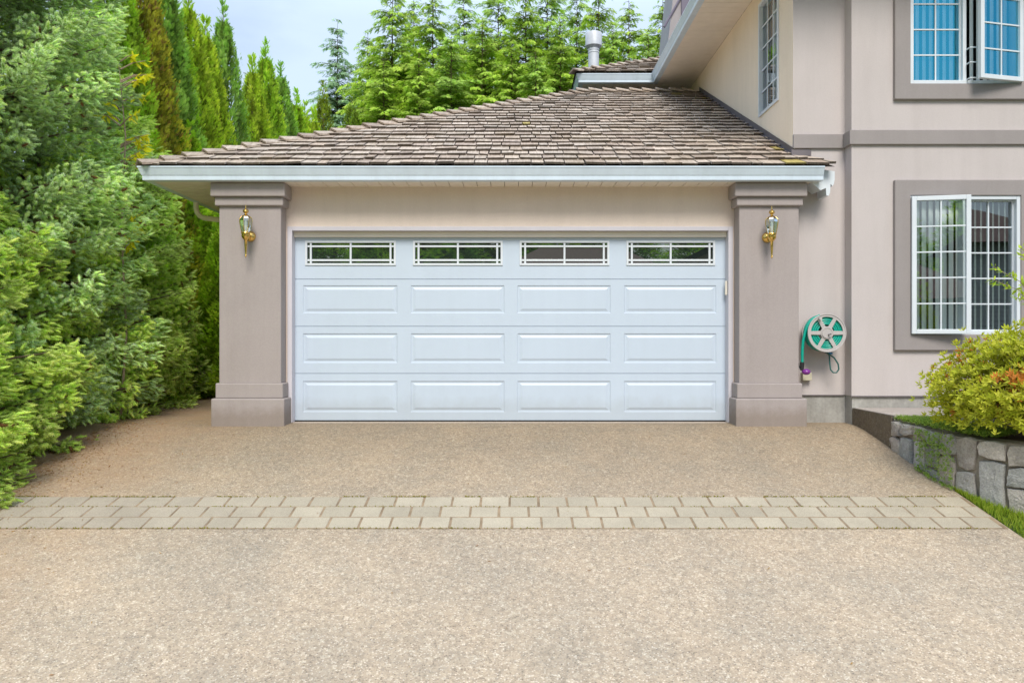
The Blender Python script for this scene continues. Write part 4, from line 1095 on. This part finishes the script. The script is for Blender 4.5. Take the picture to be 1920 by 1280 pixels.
for i, ((px, py), ds) in enumerate(zip(row, desc)):
    Y = 6.0*F/(960-px); H_ = PZ(py, Y); k = pick[i]; lab = 'columnar green arborvitae, ' + ds
    if i == 1: lab = 'browning columnar arborvitae, the dullest in the hedge row'
    sc_ = H_/7.0
    if k not in first:
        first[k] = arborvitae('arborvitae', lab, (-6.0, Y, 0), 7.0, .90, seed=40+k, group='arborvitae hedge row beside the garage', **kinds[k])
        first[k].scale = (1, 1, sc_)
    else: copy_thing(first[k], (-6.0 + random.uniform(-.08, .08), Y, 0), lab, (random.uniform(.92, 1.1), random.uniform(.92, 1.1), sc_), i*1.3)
copy_thing(first[0], (-5.45, 13.0, 0), 'dark clipped arborvitae right behind the left pillar', (.85, .85, .62), 2.0)
copy_thing(first[0], (-4.55, 12.7, 0), 'small arborvitae against the garage side wall, glimpsed left of the pillar base', (.8, .8, .5), 3.0)
copy_thing(first[2], (-5.6, 14.6, 0), 'shaded low arborvitae seen under the left eave', (.9, .9, .60), 4.0)
arborvitae('arborvitae', 'yellow-green small conifer peeking over the roof below the blue conifer', (PX(606, 25), 25, 0), PZ(186, 25), .95, [(.34, .46, .05), (.50, .60, .09)], 61, 15000)
arborvitae('arborvitae', 'lime conifer tip just above the garage roof edge, right of the small yellow one', (PX(660, 25), 25, 0), PZ(205, 25), 1.1, [(.27, .42, .05), (.42, .55, .09)], 62, 15000)

# conifers behind the house
HC = [(.22, .38, .06), (.50, .76, .10), (.72, .90, .18)]
HC2 = [(.22, .40, .11), (.50, .76, .16), (.70, .90, .24)]
HB = [(.18, .34, .20), (.40, .64, .42), (.56, .76, .50)]
hb = [(700, 95, 33, 2), (760, 70, 33, 1), (830, 80, 33, 2), (890, 70, 33, 1), (950, 75, 33, 2), (1010, 70, 33, 1), (1070, 85, 33, 2), (1140, 80, 33, 1), (1200, 90, 33, 2), (632, 42, 30, 0), (735, -45, 29, 1), (690, 60, 31, 2), (775, -8, 32, 2), (812, -20, 29, 1), (870, -25, 31, 2), (905, 30, 28, 1), (935, -50, 30, 2), (985, -40, 29, 1), (1025, -55, 30, 2), (1050, 35, 28, 1), (1082, -25, 30, 2), (1122, -45, 29, 1), (1150, 45, 28, 2), (1180, 0, 30, 1), (1215, 55, 28, 2), (1243, -5, 31, 1), (845, 60, 27, 2), (960, 70, 27, 1), (720, 110, 27, 1), (1005, 95, 26.5, 2), (785, 100, 26.5, 1)]
hd = ['rear filler conifer left of the bank'] + ['low rear conifer glimpsed between taller trunks, %s' % q for q in ('far left', 'left of middle', 'left middle', 'middle', 'right middle', 'left of the flue', 'right of the flue', 'near the upper gutter')] + ['bluish conifer standing alone against the sky', 'tall conifer at the left shoulder of the tree bank', 'shorter conifer between the bluish one and the bank', 'leggy conifer left of the roof middle', 'conifer with sparse drooping top', 'slim conifer with top out of frame', 'low dense conifer in the middle of the bank', 'tall conifer in the bank, above the roof middle', 'tall open conifer with bare leader', 'tallest conifer left of the flue', 'bushy low conifer left of the flue', 'conifer with umbrella-like top left of the flue', 'conifer rising behind the flue', 'short conifer right behind the flue', 'pointed conifer right of the flue', 'yellowish conifer beside the upper gutter', 'thin conifer tip beside the chimney chase', 'front conifer with light drooping boughs', 'front conifer just above the roof slope', 'front conifer low at the left of the bank', 'front conifer low near the roof middle', 'front conifer left of the middle']
fh = {}
for (px, py, Y, k), ds in zip(hb, hd):
    H_ = PZ(py, Y); sc_ = H_/14.5; loc = (PX(px, Y), Y, 0)
    if k not in fh:
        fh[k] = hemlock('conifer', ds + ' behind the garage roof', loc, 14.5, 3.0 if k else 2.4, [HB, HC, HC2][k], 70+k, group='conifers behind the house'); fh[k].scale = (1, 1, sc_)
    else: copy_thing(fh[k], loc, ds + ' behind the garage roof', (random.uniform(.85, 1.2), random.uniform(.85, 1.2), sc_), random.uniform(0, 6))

# ---- broad-leaf plants
def leaf_t(bend=.12, wd=.34):
    # one leaf of two quads along z (m=4)
    a = [[-.02, 0, 0], [.02, 0, 0], [wd/2, bend*.2, .5], [-wd/2, bend*.2, .5]]; b = [[-wd/2, bend*.2, .5], [wd/2, bend*.2, .5], [.03, bend*-1.2, 1.0], [-.03, bend*-1.2, 1.0]]
    return np.array([a, b]), np.array([[.7, .7, 1, 1], [1, 1, 1.12, 1.12]])
LT, LS = leaf_t()
def rosettes(r, pos, nrm, n_leaf, size, col):
    P = []; D = []; SD = []; SC = []; C = []
    for k in range(n_leaf):
        a = 2*math.pi*k/n_leaf + r.uniform(-.4, .4, len(pos)); ref = np.tile(np.array([[.3, .2, 1.0]]), (len(pos), 1))
        x = unit(np.cross(nrm, ref)); y = np.cross(nrm, x)
        d = x*np.cos(a)[:, None] + y*np.sin(a)[:, None] + nrm*r.uniform(.25, 1.0, len(pos))[:, None]
        P.append(pos); D.append(d); SD.append(np.cross(d, nrm) + r.normal(0, .15, pos.shape)); SC.append(size*r.uniform(.75, 1.2, len(pos))); C.append(col*r.uniform(.82, 1.18, (len(pos), 1)))
    return instance(LT, LS, np.concatenate(P), np.concatenate(D), np.concatenate(SD), np.concatenate(SC), np.concatenate(C))

def azalea(loc):
    r = np.random.default_rng(90); root = thing('azalea_bush', 'rounded azalea with lime-green and orange leaves spilling over the stone wall', 'bush', loc)
    n = 5600; v = unit(r.normal(0, 1, (n, 3))); v[:, 2] = np.abs(v[:, 2])*1.25 - .42; v = unit(v)
    ax = np.array([.80, .70, .56])
    lump = 1 + .10*np.sin(v[:, 0]*7 + 1)*np.sin(v[:, 2]*8) + .09*np.sin(v[:, 1]*9 + v[:, 2]*6) + r.normal(0, .05, n)
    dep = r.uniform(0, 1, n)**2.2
    pos = v*ax*(lump*(1-.45*dep))[:, None]; pos[:, 2] += .34
    spr = r.uniform(0, 1, n) < .06; pos[spr] += v[spr]*r.uniform(.03, .12, (spr.sum(), 1))
    nrm = unit(v + np.array([0, 0, .55]) + r.normal(0, .35, (n, 3)))
    pn = np.sin(pos[:, 0]*6.5 + pos[:, 2]*5 + 2.2) + np.sin(pos[:, 1]*7 + pos[:, 2]*9) + r.normal(0, .8, n) + (pos[:, 0] > .0)*.5
    lime = np.array([.42, .48, .04]); lime2 = np.array([.62, .62, .08]); org = np.array([.62, .24, .05])
    m_ = r.uniform(0, 1, (n, 1)); c = lime*(1-m_) + lime2*m_
    o_ = pn > 2.0; c[o_] = org*r.uniform(.7, 1.2, (o_.sum(), 1)); 
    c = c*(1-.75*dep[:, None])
    V = rosettes(r, pos, nrm, 6, .044, c)
    bigmesh('foliage', [V], M['leaf'], root, m=4)
    g = Geo()
    for k in range(46):
        q = unit(r.normal(0, 1, (1, 3)))[0]; q[2] = abs(q[2])*.9 + .05
        g.tube([(0, 0, .0), tuple(q*ax*.4 + np.array([0, 0, .1])), tuple(q*ax*.92 + np.array([0, 0, .32]))], [.012, .007, .003], 5)
    st = build('stem', g, M['bark'], None, fixn=False, origin=(0, 0, 0)); st.parent = root; st.location = (0, 0, 0)
    return root
azalea((4.42, 6.42, .09))

def stems_plant(name, label, cat, loc, paths, leaf, cols, seed, step=.05, leafmat='leaf', nper=2, stem_mat='twig', rad=.006, droop=-.2, extra=None):
    r = np.random.default_rng(seed); root = thing(name, label, cat, loc); g = Geo(); pos = []; dr = []
    if extra: g.tube(extra, [.015, .013, .011, .008, .003], 7)
    for P_ in paths:
        P_ = [np.array(p, float) for p in P_]
        g.tube([tuple(p) for p in P_], [rad*(1-.7*i/(len(P_)-1)) for i in range(len(P_))], 5)
        for a, b in zip(P_[0 if len(P_) < 3 else 1:], P_[1 if len(P_) < 3 else 2:]):
            m_ = max(1, int(np.linalg.norm(b-a)/step))
            for q in range(m_):
                for _ in range(nper):
                    d = unit((b-a)[None])[0]*.6 + r.normal(0, .6, 3); d[2] += droop; pos.append(a + (b-a)*(q + r.uniform(0, 1))/m_); dr.append(d)
    pos = np.array(pos); dr = np.array(dr); n = len(pos); m_ = r.uniform(0, 1, (n, 1)); c = np.array(cols[0])*(1-m_) + np.array(cols[1])*m_
    side = np.cross(dr, np.array([0, 0, 1.0])) + r.normal(0, .3, (n, 3))
    V = instance(LT, LS, pos, dr, side, leaf*r.uniform(.7, 1.3, n), c)
    bigmesh('foliage', [V], M[leafmat], root, m=4)
    st = build('stem', g, M[stem_mat], None, fixn=False, origin=(0, 0, 0)); st.parent = root; st.location = (0, 0, 0)
    return root
# leafy shrub reaching in from the right edge, in front of the window
rr = random.Random(5); P_ = []
for k in range(15):
    a = rr.uniform(2.0, 4.4); ln = rr.uniform(.30, .62); h_ = rr.uniform(1.05, 1.62)
    P_.append([(0, 0, 0), (math.cos(a)*.10, math.sin(a)*.1, h_*.6), (math.cos(a)*ln*.6, math.sin(a)*ln*.5, h_*.93), (math.cos(a)*ln, math.sin(a)*ln*.8, h_ + rr.uniform(-.06, .06))])
stems_plant('leafy_shrub', 'bright green upright shrub at the right edge before the lower window', 'bush', (4.88, 6.75, .1), P_, .058, [(.34, .52, .05), (.55, .66, .09)], 14, step=.028, nper=3)
# young yellow maple sapling between spruce and arborvitae
sp_ = []
base = Vector((0, 0, 0))
rr = random.Random(9)
sp_.append([(0, 0, 0), (.07, 0, 1.0), (.0, .02, 2.2), (.06, 0, 3.3), (-.02, 0, 4.15)])
sap_low = []
for k in range(26):
    zz = rr.uniform(1.6, 4.2); a = rr.uniform(0, 6.28); ln = rr.uniform(.25, .75)*(1.25 - zz/5.5)
    sap_low.append([(0, 0, zz), (math.cos(a)*ln*.5, math.sin(a)*ln*.5, zz + ln*.35), (math.cos(a)*ln, math.sin(a)*ln, zz + ln*.5)])
def sapling():
    o = stems_plant('yellow_sapling', 'thin sapling with drooping yellow-green leaves between spruce and hedge', 'tree', (PX(226, 9.0), 9.0, 0), sap_low, .10, [(.60, .62, .04), (.85, .76, .05)], 15, step=.035, nper=3, rad=.010, droop=-.7, extra=sp_[0])
sapling()

# ground cover trailing over the wall
r = np.random.default_rng(33); n = 2600
s_ = r.uniform(.15, 1.55, n); over = r.normal(.05, .16, n)
pos = []; nr_ = []
for a, b in zip(s_, over):
    p, q = on_path(float(a)); hang = 0
    if b < 0: # over the face
        if not (.75 < a < 1.25): b = abs(b)
    if b >= 0: pos.append((p.x - q.x*b*1.6 + .0, p.y - q.y*b*1.6, wtop(a) + .02 + .03*r.uniform(0, 1))); nr_.append((q.x*.3, q.y*.3, 1))
    else:
        hz = min(.45, -b*2.1); pos.append((p.x + q.x*(.05 + .03*r.uniform(0, 1)), p.y + q.y*.06, max(wtop(a) - hz, G(p.y)+.02))); nr_.append((q.x, q.y, .5))
pos = np.array(pos); nr_ = unit(np.array(nr_) + r.normal(0, .3, (n, 3))); m_ = r.uniform(0, 1, (n, 1))
c = np.array([.20, .34, .06])*(1-m_) + np.array([.36, .48, .12])*m_
o = bigmesh('ground_cover', [rosettes(r, pos, nr_, 5, .022, c)], M['leaf'], None, m=4); tag(o, 'creeping green ground cover trailing over the stone wall', 'ground cover', kind='stuff')
# grass wedge between drive and stone wall
def grass(name, label, P, h0, h1, seed, cols, wdt=.004):
    r = np.random.default_rng(seed); n = len(P)
    T = np.array([[[-.5, 0, 0], [.5, 0, 0], [0, 0, 1.0]]]); 
    d = np.stack([r.normal(0, .35, n), r.normal(0, .35, n), np.ones(n)], 1); hh = r.uniform(h0, h1, n)
    side = r.normal(0, 1, (n, 3)); d = unit(d); x = unit(side - d*np.sum(side*d, 1, keepdims=True))
    V = np.stack([P - x*wdt, P + x*wdt, P + d*hh[:, None]], 1); m_ = r.uniform(0, 1, (n, 1)); c = np.array(cols[0])*(1-m_) + np.array(cols[1])*m_
    C = np.stack([c*.6, c*.6, c*1.1], 1)
    o = bigmesh(name, [(V.reshape(-1, 3), C.reshape(-1, 3))], M['leaf'], None); tag(o, label, 'grass', kind='stuff'); return o
n = 9000; yy = r.uniform(3.2, 6.62, n); P = []
for y in yy:
    xe = 3.765
    # wall x at this y
    xw = np.interp(y, [5.4, 5.62, 5.85, 6.12, 6.40, 6.62], [5.6, 4.75, 4.32, 4.02, 3.83, 3.77])
    xw = min(xw, 5.0) - .04
    P.append((xe + max(.01, (xw-xe))*r.uniform(0, 1), y, G(y) - .015))
grass('grass', 'green grass wedge between driveway and stone wall', np.array(P), .03, .075, 34, [(.20, .34, .03), (.46, .54, .07)])
# moss and weeds in the paver joints
P = []
for k in range(2600):
    row_ = r.choice([0, 2, 3], p=[.2, .15, .65]); xx = r.choice([r.uniform(-4.3, -2.2), r.uniform(-1.4, .2), r.uniform(1.4, 3.6), r.uniform(-4.3, 3.6)])
    if math.sin(xx*9)*math.sin(xx*3.3+1) < -.1 and row_ == 3: continue
    y = y0 + rh*row_ + r.normal(0, .005); P.append((xx, y, G(y)+.003))
grass('joint_moss', 'yellow moss and weeds in the paver joints', np.array(P), .006, .016, 35, [(.34, .25, .04), (.30, .32, .05)], .006)
# needle and leaf litter by the hedge
n = 2600; yy = r.uniform(4.9, 8.6, n); xx = -4.42 + np.abs(r.normal(0, .28, n)) + (r.uniform(0, 1, n) < .05)*r.uniform(0, 1.2, n)
n = n + 70; xx = np.concatenate([xx, r.uniform(-3.5, 3.5, 70)]); yy = np.concatenate([yy, r.uniform(3.6, 8.2, 70)])
P = np.array([(x, y, G(y)+.004) for x, y in zip(xx, yy)])
r2 = np.random.default_rng(8); d = r2.normal(0, 1, (n, 3)); d[:, 2] *= .12; m_ = r2.uniform(0, 1, (n, 1))
o = bigmesh('leaf_litter', [instance(LT, LS, P, d, np.cross(d, np.array([0, 0, 1.0])) + r2.normal(0, .1, (n, 3)), r2.uniform(.012, .035, n), np.array([.36, .16, .07])*(1-m_) + np.array([.44, .30, .12])*m_)], M['leaf'], None, m=4)
tag(o, 'orange-brown needle litter along the hedge edge', 'leaf litter', kind='stuff')

# ------------------------------------------------------------------ across the street (seen only in the window reflections)
nb = thing('neighbour_house', 'house across the street seen reflected in the window panes', 'house', (9, -20, -1))
g = Geo()
for i in range(34): g.add([(10, -18 + .02, -1 + .19*i), (26, -18 + .02, -1 + .19*i), (26, -18, -1 + .19*(i+1)), (10, -18, -1 + .19*(i+1))], [(0,1,2,3)])
g.box(10, 26, -28, -18.03, -1, 5.4); g.box(-3, 9.9, -27, -17, -1, 2.6)
build('wall', g, M['siding'], nb, fixn=True)
g = Geo(); g.add([(9.3, -17.3, 5.4), (26.7, -17.3, 5.4), (20, -23, 8.6), (16, -23, 8.6), (9.3, -28.7, 5.4), (26.7, -28.7, 5.4)], [(0,1,2,3), (0,3,4), (1,5,2), (3,2,5,4)])
g.add([(-3.6, -16.4, 2.6), (10.2, -16.4, 2.6), (5.6, -22, 5.7), (1.4, -22, 5.7), (-3.6, -27.6, 2.6), (10.2, -27.6, 2.6)], [(0,1,2,3), (0,3,4), (1,5,2), (3,2,5,4)])
build('roof', g, M['roofred'], nb, fixn=False)
g = Geo(); g.box(15, 17, -18.0+.021, -17.9, 1.2, 2.8); build('window', g, M['white'], nb)
copy_thing(first[0], (-7, -22, -1), 'dark tree across the street left of the neighbour house', (2.6, 2.6, 1.25), 1)
copy_thing(first[2], (-3.5, -29, -1), 'dark tree behind the neighbour house', (3.0, 3.0, 1.35), 2)
for q_, (bx, by, bs) in enumerate([(-5.5, -30, 1.6), (-1.5, -33, 1.7), (-16, -26, 1.5), (-11, -30, 1.7), (2.5, -32, 1.6), (7, -34, 1.7), (13, -33, 1.6)]):
    copy_thing(first[0], (bx, by, -1), ['dark tree left of the low roof across the street', 'dark tree just behind the low roof ridge across the street', 'dark tree at the left end of the reflected tree line', 'dark tree second from the left across the street', 'dark tree behind the low roof across the street', 'dark tree behind the gap in the neighbour roofs', 'dark tree behind the tall neighbour roof'][q_], (5.2, 5.2, bs), q_*1.1)
